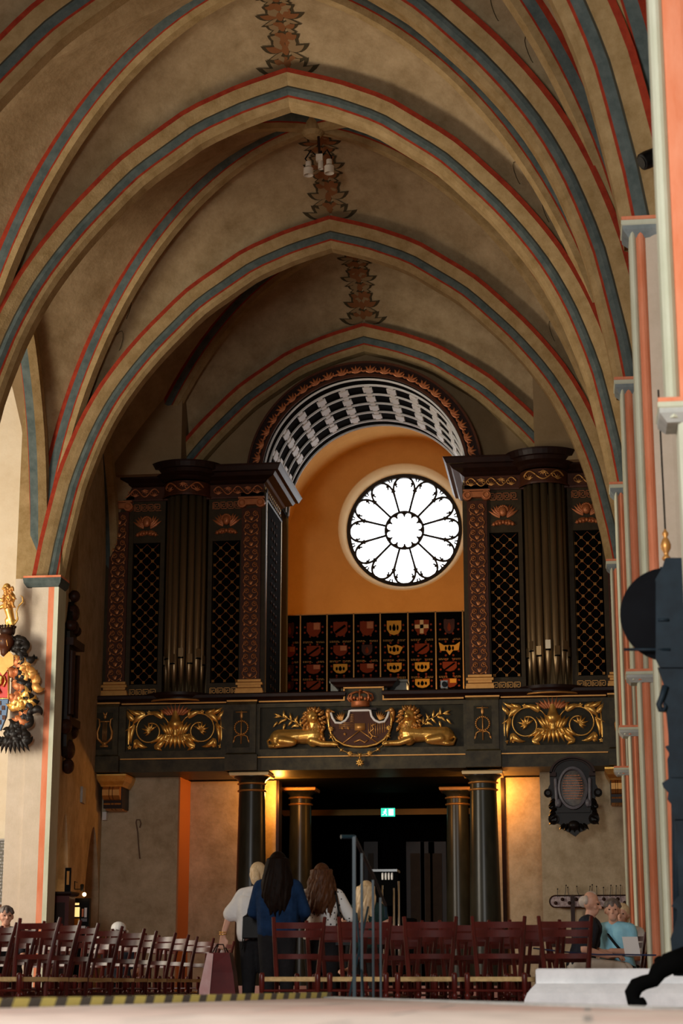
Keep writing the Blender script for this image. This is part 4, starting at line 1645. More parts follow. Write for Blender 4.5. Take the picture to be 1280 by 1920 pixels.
# shield, border, crown and chain of the order
cx = X0 - 0.02
shz = lambda z: z
out = []
for (a, b) in ((0.0, 4.96), (0.14, 4.96), (0.18, 4.955), (0.20, 4.86), (0.25, 4.79), (0.33, 4.75), (0.42, 4.76), (0.47, 4.84), (0.50, 4.93), (0.53, 4.90), (0.545, 4.80), (0.53, 4.68), (0.49, 4.56), (0.41, 4.46), (0.28, 4.38), (0.12, 4.345), (0, 4.34)):
    out.append((a, b))
full = [(cx + a, b) for a, b in out] + [(cx - a, b) for a, b in reversed(out[1:-1])]
mb = MB()
mb.prism(full, YC - 0.10, YC)
sh = mb.build('shield', 'redwood', ga)
sh['label'] = 'reddish brown quartered shield'
mb = MB()
edge_low = [(cx + a, b) for a, b in out[9:]] + [(cx - a, b) for a, b in reversed(out[9:-1])]
mb.line(edge_low, 0.022, YC - 0.11)
mb.build('gilt_rim', 'gold', sh, smooth=True)
mb = MB()
edge_top = [(cx - a, b) for a, b in reversed(out[1:9])] + [(cx + a, b) for a, b in out[1:9]]
mb.line(edge_top, 0.024, YC - 0.115)
mb.build('silver_upper_rim', 'silver', sh, smooth=True)
mb = MB()
for k in range(9):
    z = 4.66 + k * 0.028
    w_ = 0.36 if z < 4.75 else 0.17
    mb.box(cx - w_, cx - 0.10, YC - .108, YC - .10, z, z + 0.010)
for k in range(8):
    x = cx + 0.14 + k * 0.04
    mb.box(x, x + 0.012, YC - .108, YC - .10, 4.50 + k * .012, 4.74)
for s_ in (-1, 1):
    mb.tube([(cx, YC - .11, 4.62), (cx + s_ * 0.30, YC - .11, 4.40)], 0.012, 5)
mb.box(cx - 0.09, cx + 0.09, YC - .115, YC - .10, 4.62, 4.74)
for (x, z) in ((-.3, 4.66), (-.2, 4.66), (-.26, 4.56)):
    mb.rosette(cx + x, z, 0.03, YC - .11)
mb.line([(cx + .18, 4.46), (cx + .22, 4.52), (cx + .16, 4.58), (cx + .24, 4.64), (cx + .20, 4.70), (cx + .28, 4.72)], 0.014, YC - .115)
mb.line([(cx + .22, 4.52), (cx + .30, 4.50)], 0.01, YC - .115)
mb.line([(cx - .10, 4.42), (cx, 4.46), (cx + .08, 4.41), (cx + .13, 4.45)], 0.016, YC - .115)
mb.build('heraldic_relief', 'oldgold', sh, smooth=True)
# crown
mb = MB()
cz = 5.03
mb.lathe((cx, YC - 0.02, 0), [(0.15, cz), (0.165, cz + .02), (0.16, cz + .07), (0.17, cz + .09)], 20)
for k in range(8):
    a = 2 * PI * k / 8
    bxp = [(0.17, .08), (0.22, .15), (0.20, .22), (0.10, .26), (0.0, .25)]
    mb.tube([(cx + r_ * math.cos(a), YC - 0.02 + 0.6 * r_ * math.sin(a), cz + h_) for r_, h_ in bxp], 0.018, 6)
for k in range(10):
    a = PI + PI * k / 9
    mb.ell((cx + 0.19 * math.cos(a), YC - 0.02 + 0.12 * math.sin(a), cz + .13 + .02 * (k % 2)), 0.03, 0.03, 0.035, 6, 4)
mb.ell((cx, YC - .02, cz + .28), 0.03, .03, .03)
mb.build('crown', 'redgold', ga, smooth=True)
mb = MB()
mb.box(cx - 0.30, cx + 0.28, YC - 0.06, YC, 4.975, 5.01)
mb.build('crown_ledge', 'darkwood', ga)
# chain of badges
mb = MB()
pts = []
NB = 11
for k in range(NB):
    t = k / (NB - 1)
    a = -PI - 0.12 + (PI + 0.24) * t
    pts.append((cx + 0.50 * math.cos(a), 4.60 + 0.40 * math.sin(a)))
for (x, z) in pts[::2]:
    for k in range(8):
        mb.leaf(x, z, 2 * PI * k / 8, 0.055, 0.028, YC - 0.15, 0.02, n=3)
    mb.ell((x, YC - .16, z), 0.022, 0.02, 0.022, 8, 5)
for (x, z) in pts[1::2]:
    mb.ell((x, YC - .15, z), 0.026, 0.02, 0.026, 8, 5)
    for a in (PI / 4, 3 * PI / 4):
        mb.line([(x - .05 * math.cos(a), z - .05 * math.sin(a)), (x + .05 * math.cos(a), z + .05 * math.sin(a))], 0.006, YC - .15)
mb.line(pts, 0.006, YC - 0.14)
for k in range(8):
    mb.leaf(cx, 4.07, 2 * PI * k / 8 + PI / 8, 0.075, 0.04, YC - 0.15, 0.02, n=3)
mb.ell((cx, YC - .16, 4.07), 0.025, 0.02, 0.025, 8, 5)
mb.line([(cx, 4.20), (cx, 4.12)], 0.01, YC - .15)
mb.build('chain_of_badges', 'gold', ga, smooth=True)
for s_ in (-1, 1):
    mb = MB()
    for k in range(6):
        mb.leaf(cx + s_ * 0.32, 4.80, (1.9 - 0.3 * k) if s_ > 0 else PI - (1.9 - .3 * k), 0.16, 0.035, YC - .03, 0.03, n=4)
    # eagle head at the shoulder of the shield
    mb.cap((cx + s_ * .54, YC - .05, 4.80), .05, (cx + s_ * .56, YC - .08, 4.93), .045)
    mb.ell((cx + s_ * .54, YC - .1, 4.96), .05, .05, .045)
    mb.cap((cx + s_ * .50, YC - .1, 4.96), .02, (cx + s_ * .44, YC - .1, 4.94), .008)
    mb.build('bird_head_and_palm_carving', 'oldgold', ga, smooth=True)

# corbels at the ends of the gallery
for (x0, x1, lab) in ((P(184, 1470, 31.9).x, P(240, 1470, 31.9).x, 'gilded scroll corbel under the left end of the gallery'), (P(1134, 1470, 31.9).x, P(1180, 1470, 31.9).x, 'gilded scroll corbel beside the oval memorial')):
    t = thing('scroll_corbel', lab, 'corbel', ((x0 + x1) / 2, 32.1, 3.45))
    mb = MB()
    mb.mould(x0 + .08, x1 - .08, 31.8, 32.4, [(3.97 - .22, -.0), (3.78, 0.01), (3.84, 0.05), (3.93, 0.08), (3.96, 0.08)])
    mb.build('corbel_cap', 'gold', t)
    mb = MB()
    xm0, xm1 = x0 + 0.1, x1 - 0.13
    pr = [(32.44, 3.76), (31.86, 3.76), (31.80, 3.70), (31.80, 3.60), (31.88, 3.54), (31.98, 3.52), (31.94, 3.47), (31.98, 3.40), (32.1, 3.37), (32.44, 3.37)]
    for (q0, q1) in ((0, .38), (.42, .58), (.62, 1)):
        xa2, xb2 = xm0 + (xm1 - xm0) * q0, xm0 + (xm1 - xm0) * q1
        mb.loft([[(x, p[0], p[1]) for p in pr] for x in (xa2, xb2)], True, True)
    mb.build('corbel_body', 'oldgold', t)
    mb = MB()
    mb.box(xm0 - .01, xm1 + .02, 31.95, 32.44, 3.39, 3.75)
    mb.build('corbel_core', 'darkwood', t)


# columns
def column(px, lab, Y, rt, rb, zt, pxw):
    c = P(px, 1600, Y)
    t = thing('marble_column', lab, 'column', (c.x, Y, 0), 'dark marbled columns under the gallery')
    mb = MB()
    pf = [(rb * 1.25, 0.0), (rb * 1.3, .08), (rb * 1.15, .12), (rb * 1.2, .2), (rb, .26)]
    nn = 14
    for i in range(nn + 1):
        q = i / nn
        pf.append((rb + (rt - rb) * (q ** 1.4), 0.26 + (zt - 0.34 - 0.26) * q))
    mb.lathe((c.x, Y, 0), pf + [(rt, zt - .15)], 32)
    mb.build('shaft', 'column', t, smooth='auto')
    mb = MB()
    for z_, o_ in ((zt - .30, .028), (zt - .18, .03)):
        mb.lathe((c.x, Y, 0), [(rt, z_ - .02), (rt + o_, z_ - .01), (rt + o_, z_ + .008), (rt, z_ + .02)], 32)
    mb.build('gilt_neck_ring', 'oldgold', t, smooth=True)
    mb = MB()
    mb.lathe((c.x, Y, 0), [(rt, zt - .16), (rt + .02, zt - .12), (rt + .09, zt - .07), (rt + .09, zt - .055), (rt, zt - .05)], 32)
    mb.build('echinus', 'column', t, smooth='auto')
    mb = MB()
    hw_ = rt + 0.11
    mb.mould(c.x - hw_, c.x + hw_, Y - hw_, Y + hw_, [(zt - .06, 0), (zt - .015, 0.01), (zt, 0.0)])
    mb.build('abacus', 'palegold' if Y < 33 else 'oldgold', t)


column(471, 'front left dark marbled column with gilt rings under the gallery', 32.0, 0.225, 0.275, 3.96, 66)
column(908, 'front right dark marbled column with gilt rings under the gallery', 32.0, 0.225, 0.275, 3.93, 66)
column(563, 'rear left dark column standing in the black opening', 34.6, 0.20, 0.24, 3.96, 50)
column(859, 'rear right dark column standing in the black opening', 34.6, 0.20, 0.24, 3.93, 50)

# heraldic boards in the tower room
YH = 36.8
cols = [523, 563, 613, 663, 713, 765, 817, 868, 905]
rowsy = [(1165, 1192), (1209, 1229), (1244, 1262), (1275, 1292)]
fields = [[None, 'dullred', None, None], ['dullred', 'dullred', 'dullred', 'dullred'], ['dullred', 'dullred', 'yellowfield', None], ['dullred', None, 'dullred', None],
          ['yellowfield', 'yellowfield', 'yellowfield', None], ['dullred', 'dullred', 'yellowfield', 'yellowfield'], [None, 'yellowfield', 'dullred', 'dullred'], ['dullred', None, 'dullred', 'dullred']]
place = ['at the far left, almost hidden in shadow', 'second from the left with dull red shields', 'third from the left with a red shield on top', 'in the middle, above the crown',
         'with a yellow ship like shield in its second row', 'with a white cross on red on top', 'with a yellow bordered black eagle shield', 'at the far right, mostly hidden by the pilaster']
for i in range(8):
    x0, x1 = P(cols[i], 1220, YH).x, P(cols[i + 1], 1220, YH).x
    zt, zb = P(700, 1149, YH).z, P(700, 1312, YH).z - 0.3
    t = thing('heraldic_board', 'black board of painted shields ' + place[i], 'panel', ((x0 + x1) / 2, YH, zb), 'shield boards behind the organ')
    mb = MB()
    mb.box(x0, x1, YH, YH + .04, zb, zt)
    mb.build('board', 'matblack', t)
    mb = MB()
    mb.box(x1 - .012, x1 + .012, YH - .02, YH, zb, zt)
    mb.box(x0, x1, YH - .02, YH, zt - .02, zt)
    mb.build('frame_strip', 'oldgold', t)
    xc, wS = (x0 + x1) / 2, (x1 - x0)
    for r_, (ya_, yb_) in enumerate(rowsy):
        f = fields[i][r_]
        z1_, z0_ = P(xc, ya_, YH).z if False else P(700, ya_, YH).z, P(700, yb_, YH).z
        h_ = z1_ - z0_
        ws = wS * (0.52 if f else 0.40) / 2
        mb = MB()
        pts = [(xc - ws, z1_), (xc + ws, z1_), (xc + ws, z0_ + h_ * .4), (xc + ws * .6, z0_ + h_ * .1), (xc, z0_), (xc - ws * .6, z0_ + h_ * .1), (xc - ws, z0_ + h_ * .4)]
        if i == 4 and r_ == 1:
            pts = [(xc - ws, z1_), (xc - ws * .4, z1_ - h_ * .2), (xc + ws * .3, z1_ - .05 * h_), (xc + ws * 1.2, z1_ - h_ * .3), (xc + ws * .7, z0_ + h_ * .1), (xc, z0_), (xc - ws * .8, z0_ + h_ * .2)]
        if i == 6 and r_ == 1:
            pts = [(xc - ws * 1.5, z1_ + .02), (xc - ws * .8, z1_ - h_ * .2), (xc + ws * .8, z1_ - h_ * .2), (xc + ws * 1.5, z1_ + .02), (xc + ws * 1.3, z0_ + h_ * .3), (xc + ws * .5, z0_ + h_ * .3), (xc, z0_ - .03), (xc - ws * .5, z0_ + h_ * .3), (xc - ws * 1.3, z0_ + h_ * .3)]
        mb.prism(pts, YH - .025, YH - .001)
        s_ = mb.build('shield', f or 'redwood', t)
        mb = MB()
        yf = YH - .032
        if i == 5 and r_ == 0:
            mb.box(xc - ws * .25, xc + ws * .25, yf, yf + .01, z0_ + .02, z1_)
            mb.box(xc - ws * .95, xc + ws * .95, yf, yf + .01, z0_ + h_ * .42, z0_ + h_ * .68)
            mb.build('cross', mat('cream_cross_paint', (0.85, 0.6, 0.28), 0.5), s_)
            continue
        if f == 'yellowfield':
            for k in range(3):
                mb.ell((xc + (k - 1) * ws * .5, yf, (z0_ + z1_) / 2 - .01 * (k % 2)), ws * .16, .008, h_ * .2, 6, 4)
            mb.leaf(xc, z0_ + h_ * .3, PI / 2, h_ * .5, ws * .5, yf, .01, n=3)
            mb.build('charge', 'matblack', s_)
        elif f == 'dullred' and (i + r_) % 2:
            mb.box(xc, xc + ws * .9, yf, yf + .01, z0_ + h_ * .5, z1_ - .01)
            mb.build('charge', 'yellowfield' if i > 3 else 'redgold', s_)
        elif f == 'dullred':
            mb.obox((xc, yf, (z0_ + z1_) / 2), Vector((1, 0, .7)).normalized(), (0, 1, 0), Vector((-.7, 0, 1)).normalized(), ws * .9, .006, h_ * .08)
            mb.build('charge', 'matblack', s_)
        else:
            mb.leaf(xc, z0_ + h_ * .2, PI / 2, h_ * .6, ws * .7, yf, .01, n=3)
            mb.build('charge', 'dullred', s_)
    # small medallions and inscription lines
    mb = MB()
    for r_, (ya_, yb_) in enumerate(rowsy):
        zc_m = P(700, (ya_ + yb_) / 2, YH).z
        for k in range(8):
            a = 2 * PI * k / 8 + .39
            mb.lathe((xc + wS * .36 * math.cos(a), YH - .012, zc_m + .15 * math.sin(a)), [(.022, 0), (.022, .01)], 8, axis='Y')
    mb.build('medallions', 'dullred', t)
    mb = MB()
    for r_, (ya_, yb_) in enumerate(rowsy):
        zl = P(700, yb_ + 9, YH).z
        rnd = random.Random(i * 7 + r_)
        for ln in range(2):
            xx = x0 + wS * .1
            while xx < x1 - wS * .12:
                l_ = rnd.uniform(.015, .05)
                if abs(xx - xc) > .04:
                    mb.box(xx, min(xx + l_, x1 - wS * .1), YH - .006, YH, zl - ln * .022, zl - ln * .022 + .007)
                xx += l_ + .012
    mb.build('inscription', 'oldgold', t)

# marble ledge blocks and the small camera on the gallery rail
for (a, b, lab) in ((620, 634, 'grey marble block on the gallery rail left of the crown'), (731, 762, 'grey marble block on the gallery rail right of the crown')):
    x0, x1 = P(a, 1285, 32.0).x, P(b, 1285, 32.0).x
    mb = MB()
    mb.mould(x0, x1, 31.98, 32.3, [(5.30, 0), (5.50, 0), (5.51, .02), (5.55, .02)])
    mb.build('marble_block', mat('grey_green_marble_block', (.16, .17, .14), .4, c2=(.3, .3, .25), scale=8), origin=((x0 + x1) / 2, 32.1, 5.30), label=lab, cat='block')
c = P(833, 1283, 31.95)
t = thing('video_camera', 'small grey camera standing on the gallery rail before the shield boards', 'camera', (c.x, 31.9, 5.30))
mb = MB(); mb.box(c.x - .06, c.x + .06, 31.86, 32.0, 5.37, 5.50); mb.build('body', mat('camera_grey', (.3, .32, .33), .4), t)
mb = MB(); mb.lathe((c.x + .01, 31.86, 5.43), [(.001, -.07), (.045, -.07), (.05, 0)], 16, axis='Y'); mb.build('lens', 'black', t, smooth='auto')
mb = MB(); mb.lathe((c.x, 31.93, 5.30), [(.05, 0), (.05, .015), (.015, .02), (.015, .08)], 12); mb.build('foot', 'black', t)

# exit sign, ceiling lamps, wall switch
e0, e1 = P(714, 1531, 36), P(740, 1515, 36)
t = thing('exit_sign', 'small green lit exit sign hanging in the dark vestibule', 'sign', ((e0.x + e1.x) / 2, 36, e0.z))
mb = MB(); mb.box(e0.x, e1.x, 36, 36.04, e0.z, e1.z); mb.build('sign_panel', 'exitgreen', t)
mb = MB()
w_, h_ = e1.x - e0.x, e1.z - e0.z
mx_, mz_ = e0.x + w_ * .3, e0.z
mb.ell((mx_ + .01, 35.995, mz_ + h_ * .78), .018, .004, .018, 8, 5)
mb.tube([(mx_, 35.995, mz_ + h_ * .65), (mx_ - .01, 35.995, mz_ + h_ * .42)], .016, 6)
mb.tube([(mx_ - .01, 35.995, mz_ + h_ * .42), (mx_ + .025, 35.995, mz_ + h_ * .28), (mx_ + .02, 35.995, mz_ + h_ * .1)], .009, 6)
mb.tube([(mx_ - .01, 35.995, mz_ + h_ * .42), (mx_ - .03, 35.995, mz_ + h_ * .25), (mx_ - .06, 35.995, mz_ + h_ * .2)], .009, 6)
mb.tube([(mx_ + .03, 35.995, mz_ + h_ * .52), (mx_, 35.995, mz_ + h_ * .62), (mx_ - .04, 35.995, mz_ + h_ * .52)], .007, 6)
mb.box(e0.x + w_ * .55, e0.x + w_ * .9, 35.99, 36.0, mz_ + h_ * .12, mz_ + h_ * .88)
mb.build('running_man_and_door', 'exitwhite', t)
mb = MB(); mb.tube([((e0.x + e1.x) / 2, 36.02, e1.z), ((e0.x + e1.x) / 2, 36.02, 3.98)], .006, 6); mb.build('hanger', 'black', t)
for (a, b, c_) in ((709, 1471, 35.0), (594, 1482, 35.2)):
    p = P(a, b, c_)
    mb = MB(); mb.lathe((p.x, c_, p.z), [(.02, 0), (.09, .0), (.09, .02), (.03, .04), (.02, 3.98 - p.z)], 16)
    mb.build('ceiling_lamp', mat('dim_brass_lamp', (.6, .35, .15), .4, emit=(1, .5, .2), es=.12), origin=(p.x, c_, p.z), label='small round lamp in the vestibule ceiling, ' + ('right of the middle' if a > 650 else 'by the rear left column'), cat='lamp', smooth=True)
p = P(190, 1528, 32.1)
mb = MB(); mb.mould(p.x - .04, p.x + .03, 32.32, 32.44, [(p.z - .07, 0), (p.z + .07, 0), (p.z + .075, -.006)])
mb.build('wall_box', 'white', origin=(p.x, 32.4, p.z), label='small white box on the wall below the left corbel', cat='box')
# iron hook on the lower west wall
mb = MB()
q = [P(a, b, 32.42) for a, b in ((262, 1610), (260, 1590), (258, 1560), (255, 1542), (256, 1537), (262, 1537), (264, 1544), (262, 1552))]
mb.tube(q, .012, 6)
mb.build('wall_hook', mat('rusty_brown_iron', (.16, .10, .06), .8), origin=q[0], label='long thin rusty iron hook on the plaster wall', cat='hook', smooth=True)

# ================================================================== CHAIRS
def make_chair(label, group):
    """mahogany chair with rush seat; its front looks towards -Y"""
    t = thing('rush_seat_chair', label, 'chair', (0, 0, 0), group)
    hw_f, hw_b, hd_ = 0.215, 0.165, 0.20
    # seat, slightly dished and woven in four triangles
    mb = MB()
    n = 8
    for zt, sgn in ((0.485, 1), (0.45, -1)):
        base = len(mb.v)
        for j in range(n + 1):
            for i in range(n + 1):
                u_, v_ = i / n * 2 - 1, j / n
                w_ = hw_f + (hw_b + 0.02 - hw_f) * v_
                dish = -0.018 * (1 - u_ * u_) * math.sin(PI * v_) if sgn > 0 else 0
                mb.v.append(Vector((u_ * w_, -hd_ + 2 * hd_ * v_, zt + dish)))
        for j in range(n):
            for i in range(n):
                a_ = base + j * (n + 1) + i
                mb.face((a_, a_ + 1, a_ + n + 2, a_ + n + 1))
    rim = [(-hw_f, -hd_), (hw_f, -hd_), (hw_b + .02, hd_), (-hw_b - .02, hd_)]
    mb.flat(rim, 0.45, 0.484)
    mb.build('rush_seat', 'rush', t, smooth=False)
    for s_ in (-1, 1):
        mb = MB()
        x = s_ * (hw_f + 0.005)
        mb.lathe((x, -hd_, 0), [(.012, 0), (.016, .01), (.018, .06), (.021, .14), (.014, .16), (.022, .18), (.022, .20), (.014, .22), (.021, .25), (.021, .29), (.013, .31), (.022, .33), (.022, .35), (.014, .365),
                                (.021, .38), (.022, .46), (.022, .50), (.017, .512), (.01, .516)], 12)
        mb.build('front_leg', 'mahogany', t, smooth='auto')
        mb = MB()
        xb_, xt_ = s_ * (hw_b + 0.0), s_ * (hw_b + 0.045)
        pts = [(xb_, hd_, 0.0), (xb_, hd_, 0.46), (xb_ + s_ * .012, hd_ + .02, 0.60), (xb_ + s_ * .03, hd_ + .06, 0.80), (xt_, hd_ + .10, 0.955)]
        mb.tube(pts, [.016, .019, .019, .018, .016], 8)
        mb.build('back_post', 'mahogany', t, smooth='auto')

    def slat(z0_, z1_, y0_, bow, wid):
        mb = MB()
        rings = []
        for i in range(11):
            q = i / 10 * 2 - 1
            yy = y0_ + bow * (1 - q * q)
            rings.append([(q * wid, yy - .008, z0_), (q * wid, yy + .008, z0_), (q * wid, yy + .010 + (z1_ - z0_) * .25, z1_), (q * wid, yy - .006 + (z1_ - z0_) * .25, z1_)])
        mb.loft(rings)
        return mb
    slat(0.865, 0.915, hd_ + .075, .035, .195).build('top_slat', 'mahogany', t, smooth='auto')
    slat(0.795, 0.850, hd_ + .058, .035, .188).build('second_slat', 'mahogany', t, smooth='auto')
    slat(0.625, 0.665, hd_ + .025, .03, .172).build('lower_slat', 'mahogany', t, smooth='auto')
    for (p, q, nm) in (((-hw_f, -hd_, .24), (hw_f, -hd_, .24), 'front_stretcher'), ((-hw_f, -hd_, .38), (hw_f, -hd_, .38), 'front_stretcher'), ((-hw_b, hd_, .28), (hw_b, hd_, .28), 'rear_stretcher'),
                       ((-hw_f, -hd_, .20), (-hw_b, hd_, .20), 'side_stretcher'), ((hw_f, -hd_, .20), (hw_b, hd_, .20), 'side_stretcher'),
                       ((-hw_f, -hd_, .33), (-hw_b, hd_, .33), 'side_stretcher'), ((hw_f, -hd_, .33), (hw_b, hd_, .33), 'side_stretcher')):
        mb = MB()
        p, q = Vector(p), Vector(q)
        mb.tube([p, p.lerp(q, .5), q], [.008, .011, .008], 8)
        mb.build(nm, 'mahogany', t, smooth='auto')
    return t


chair0 = make_chair('mahogany chair with rush seat', 'chairs right of the handrail')
first = [True]


def put_chair(x, y, rz, label, group):
    if first[0]:
        first[0] = False
        chair0.location = (x, y, 0)
        chair0.rotation_euler = (0, 0, rz)
        chair0['label'] = label
        chair0['group'] = group
        return chair0
    return copy_thing(chair0, (x, y, 0), rz, label, group)


# front row of the middle block, left to right
fr = [(550, 'mahogany chair in front of the woman in the denim jacket'), (676, 'mahogany chair directly behind the thin handrail posts'), (802, 'glossy mahogany chair, first to the right of the handrail'),
      (932, 'very dark mahogany chair with bluish sheen, in front of the right column'), (1062, 'mahogany chair standing above the white stone base')]
for px, lab in fr:
    p = P(px, 1825, 15.05)
    put_chair(p.x, 15.05 - 0.0, 0.02 * ((px % 7) - 3) / 3, lab, 'front row of mahogany chairs')
rnd = random.Random(11)
rows = ((15.95, (612, 738, 868, 1002), 'second'), (16.85, (640, 770, 900, 1010), 'third'), (17.8, (715, 832, 950, 1062), 'fourth'), (19.0, (765, 872, 980), 'fifth'), (20.3, (742, 845, 945), 'sixth'))
for y, pxs, nm in rows:
    for ic_, px in enumerate(pxs):
        p = P(px, 1800, y)
        put_chair(p.x, y + rnd.uniform(-.05, .05), rnd.uniform(-.08, .08), 'mahogany chair in the middle block, %s row from the front, %s from the left' % (nm, ('first', 'second', 'third', 'fourth')[ic_]), '%s row of the middle chairs' % nm)
# left block, turned towards the altar
k = 0
ords = ['nearest', 'second', 'third', 'fourth', 'fifth', 'sixth', 'seventh', 'eighth', 'ninth', 'tenth', 'eleventh', 'twelfth']
for col, (xc_, y0_, n_) in enumerate(((-4.58, 14.9, 12), (-5.28, 15.4, 11), (-6.0, 16.3, 10), (-6.7, 18.0, 8))):
    for i in range(n_):
        y = y0_ + i * 0.80
        if min(abs(xc_ + 6.62) + abs(y - 22.0), abs(xc_ + 5.95) + abs(y - 24.0)) < .75:
            continue
        lab = 'mahogany chair, %s from the tape in the row along the aisle of the left block' % ords[i] if col == 0 else \
            'mahogany chair, %s from the tape, in the %s line left of the aisle row' % (ords[i], ('', 'first', 'second', 'third')[col])
        put_chair(xc_ - 0.012 * i + rnd.uniform(-.03, .03), y + rnd.uniform(-.06, .06), -0.44 + rnd.uniform(-.06, .06), lab, 'left block aisle row of chairs' if col == 0 else 'left block inner chairs')

# ================================================================== PEOPLE
def tf(loc, rz):
    Mx = Matrix.Translation(Vector(loc)) @ Matrix.Rotation(rz, 4, 'Z')
    return lambda x, y, z: Mx @ Vector((x, y, z))


def cloth(name, m, c2=None, scale=8, rough=0.85):
    return mat(name, m, rough, c2=c2, scale=scale, bump=0.3, bscale=30, spec=0.15)


M['whitecloth'] = cloth('white_cotton', (.72, .71, .68), (.8, .79, .77))
M['denim'] = cloth('blue_denim', (.004, .016, .048), (.010, .036, .10), 14)
M['blackcloth'] = cloth('black_cloth', (.008, .008, .009), (.016, .016, .018))
M['bluecloth'] = cloth('light_blue_cotton', (.22, .52, .66), (.32, .62, .76))
M['beigecloth'] = cloth('beige_linen', (.56, .50, .42), (.66, .60, .52))
M['navycloth'] = cloth('navy_cloth', (.02, .022, .03), (.03, .034, .045))
M['greencloth'] = cloth('dark_green_cloth', (.01, .03, .028), (.02, .045, .04))
M['hairblond'] = mat('blond_hair', (.50, .33, .15), .5, c2=(.80, .62, .38), scale=14, stretch=(6, 6, .5))
M['hairdark'] = mat('dark_brown_hair', (.002, .0015, .001), .6, c2=(.014, .006, .003), scale=14, stretch=(6, 6, .5), spec=.08)
M['hairbrown'] = mat('chestnut_hair', (.02, .007, .003), .5, c2=(.13, .05, .02), scale=14, stretch=(6, 6, .5), spec=.15)
M['hairgrey'] = mat('grey_hair', (.10, .09, .085), .6, c2=(.35, .33, .31), scale=20)
M['redbag'] = mat('red_shopping_bag_paper', (.07, .006, .008), .3, c2=(.16, .015, .015), scale=4)
M['bagpink'] = mat('pink_white_bag_side', (.62, .30, .30), .4, c2=(.8, .62, .6), scale=4)
M['leather'] = mat('black_leather', (.004, .004, .004), .45, spec=.12)
M['paper'] = mat('white_paper', (.8, .8, .8), .7)


def hand(mb, f, wrist, dirn, k=1.0, curl=0.5, side=1):
    """palm, four bent fingers and a side thumb; wrist and dirn in local coordinates"""
    w_ = Vector(wrist)
    d = Vector(dirn).normalized()
    a = Vector((1, 0, 0)) if abs(d.x) < .8 else Vector((0, 1, 0))
    sd = (a - d * a.dot(d)).normalized()
    nr = d.cross(sd)
    palm = w_ + d * .05 * k
    for q in (-.022, 0, .022):
        p0, p1 = w_ + sd * q * .6 * k, w_ + d * .085 * k + sd * q * 1.3 * k
        mb.cap(f(*p0), .017 * k, f(*p1), .015 * k, 8)
    for i, (q, L_) in enumerate(((-.033, .058), (-.011, .072), (.011, .068), (.033, .052))):
        b0 = w_ + d * .09 * k + sd * q * k
        b1 = b0 + (d + nr * curl * .5).normalized() * L_ * .5 * k
        b2 = b1 + (d * .5 + nr * curl * 1.6).normalized() * L_ * .5 * k
        mb.cap(f(*b0), .0095 * k, f(*b1), .0088 * k, 8)
        mb.cap(f(*b1), .0088 * k, f(*b2), .0075 * k, 8)
    t0 = w_ + d * .03 * k + sd * side * .025 * k
    t1 = t0 + (d * .7 + sd * side * .7).normalized() * .038 * k
    t2 = t1 + (d + nr * .5).normalized() * .028 * k
    mb.cap(f(*t0), .013 * k, f(*t1), .011 * k, 8)
    mb.cap(f(*t1), .011 * k, f(*t2), .009 * k, 8)


def head(mb, f, c, s=1.0, yaw=0.0, pitch=0.0):
    """face looks along +y of the local frame turned by yaw"""
    R = Matrix.Rotation(yaw, 4, 'Z') @ Matrix.Rotation(pitch, 4, 'X')

    def q(x, y, z):
        v = R @ Vector((x * s, y * s, z * s))
        return f(c[0] + v.x, c[1] + v.y, c[2] + v.z)
    mb.ell(q(0, -.012, .02), .077 * s, .095 * s, .098 * s, 14, 10)
    mb.cap(q(0, .03, -.03), .060 * s, q(0, .045, -.068), .042 * s)
    mb.cap(q(0, .078, .008), .010 * s, q(0, .102, -.022), .014 * s, 8)      # nose
    mb.cap(q(-.018, .078, -.052), .010 * s, q(.018, .078, -.052), .010 * s, 8)  # lips
    for e in (-1, 1):
        mb.cap(q(e * .02, .074, .028), .010 * s, q(e * .045, .064, .026), .008 * s, 8)   # brow
        mb.ell(q(e * .077, -.005, -.005), .012 * s, .018 * s, .03 * s, 8, 6)      # ear
        mb.ell(q(e * .042, .055, -.025), .022 * s, .02 * s, .02 * s, 8, 6)
    return q


def eyes(t, q, s=1.0):
    mb = MB()
    for e in (-1, 1):
        mb.ell(q(e * .031, .074, .008), .010 * s, .008 * s, .006 * s, 8, 6)
    mb.build('eyes', 'matblack', t, smooth=True)


